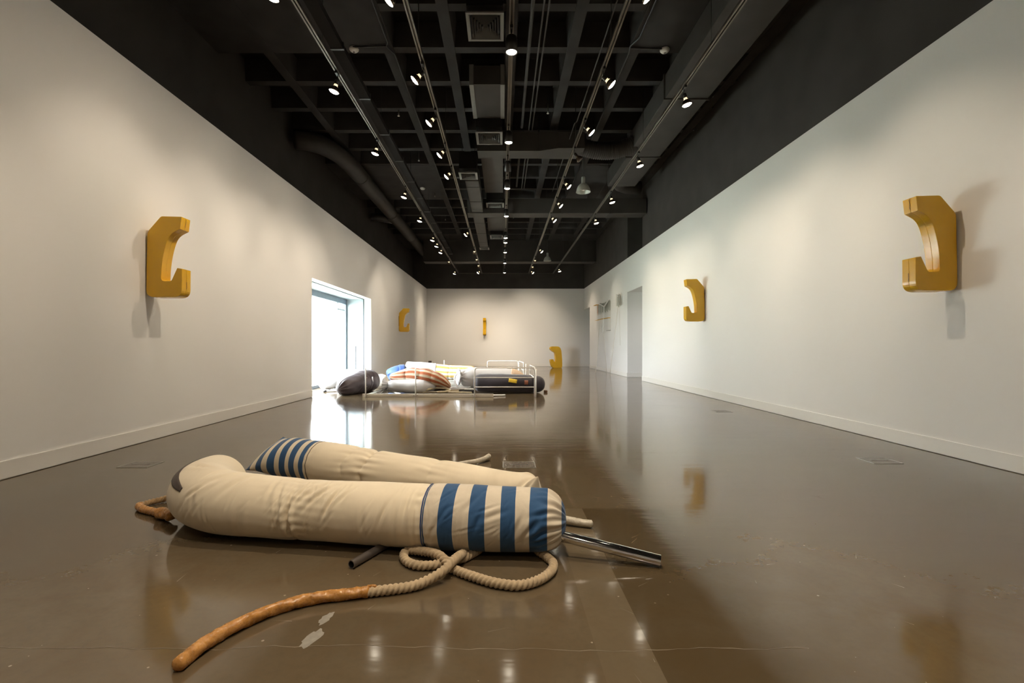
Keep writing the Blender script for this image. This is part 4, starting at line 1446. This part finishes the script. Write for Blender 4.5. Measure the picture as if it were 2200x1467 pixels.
# ================================================================== WALL PIECES ON THE FAR RIGHT WALL
A = thing('wall_assemblage', 'white forked pole piece with hanging paper strips and yellow pegs, on the right wall', 'artwork', loc=(XR, 18.9, 0))
# local: x negative into the room, y along the wall
MB().tube([(-.16, -.86, 1.45), (-.13, -.86, 2.46)], .020, 10).build('white_pole', 'white_enamel', A)
for ya, xa_ in ((.28, -.08), (-1.36, -.06)):
    MB().tube([(-.13, -.86, 2.44), (xa_ - .02, ya * .8 - .17, 2.62), (xa_, ya, 2.66), (-.004, ya + .04, 2.66)], .024, 8).build('fork_arm', 'white_enamel', A)
    MB().tube([(-.02, ya - .04, 2.62), (-.02, ya - .04, 1.52)], .005, 6).build('hanging_wire', 'stick_white', A)
for k in range(22):
    yy = -1.38 + k * .105
    mt = 'paper_orange' if k in (20, 21) else 'ivory_cotton' if k % 5 == 3 else 'paper_grey'
    zb = 2.27 + .04 * math.sin(k * 2.3)
    MB().box(-.025 - .018 * (k % 3), -.020 - .018 * (k % 3), yy, yy + .065, zb, 2.63).build('paper_strip', mt, A)
MB().tube([(-.003, .75, 2.65), (-.10, .76, 2.65), (-.14, .86, 2.64), (-.19, .95, 2.63)], [.016, .022, .02, .006], 10).build('yellow_peg', 'yellow_peg', A)
MB().tube([(-.003, -1.38, 2.0), (-.08, -1.36, 2.0), (-.16, -.70, 2.0), (-.22, -.20, 1.99), (-.27, .20, 1.98)], [.016, .018, .02, .02, .006], 10).build('yellow_peg', 'yellow_peg', A)
MB().tube([(-.003, -1.40, 1.55), (-.06, -1.38, 1.55), (-.08, -1.05, 1.55)], .013, 8).build('grey_peg', 'steel_grey', A)
MB().tube([(-.05, .35, 1.95), (-.47, -1.0, .006)], .007, 6).build('leaning_stick', 'stick_white', A)
MB().tube([(-.15, -.88, 1.70), (-.13, -1.3, .006)], .007, 6).build('leaning_stick', 'stick_white', A)
B_ = thing('wall_bundle', 'bundle of grey paper strips with a long leaning stick, nearer the passage opening', 'artwork', loc=(XR, 16.0, 0))
for k in range(9):
    yy = -.20 + k * .05
    MB().box(-.05 - .035 * (k % 3), -.044 - .035 * (k % 3), yy, yy + .04, 2.30 + .03 * math.sin(k * 1.9), 2.72 - .03 * (k % 4)).build('paper_strip', 'paper_grey' if k % 4 else 'stick_white', B_)
MB().tube([(-.002, .0, 2.66), (-.14, .0, 2.66)], .012, 8).build('peg', 'steel_grey', B_)
MB().tube([(-.06, .12, 2.34), (-.27, .42, .006)], .0075, 6).build('leaning_stick', 'stick_white', B_)
MB().tube([(-.05, .0, 2.30), (-.03, -.02, 1.0)], .004, 6).build('hanging_wire', 'stick_white', B_)
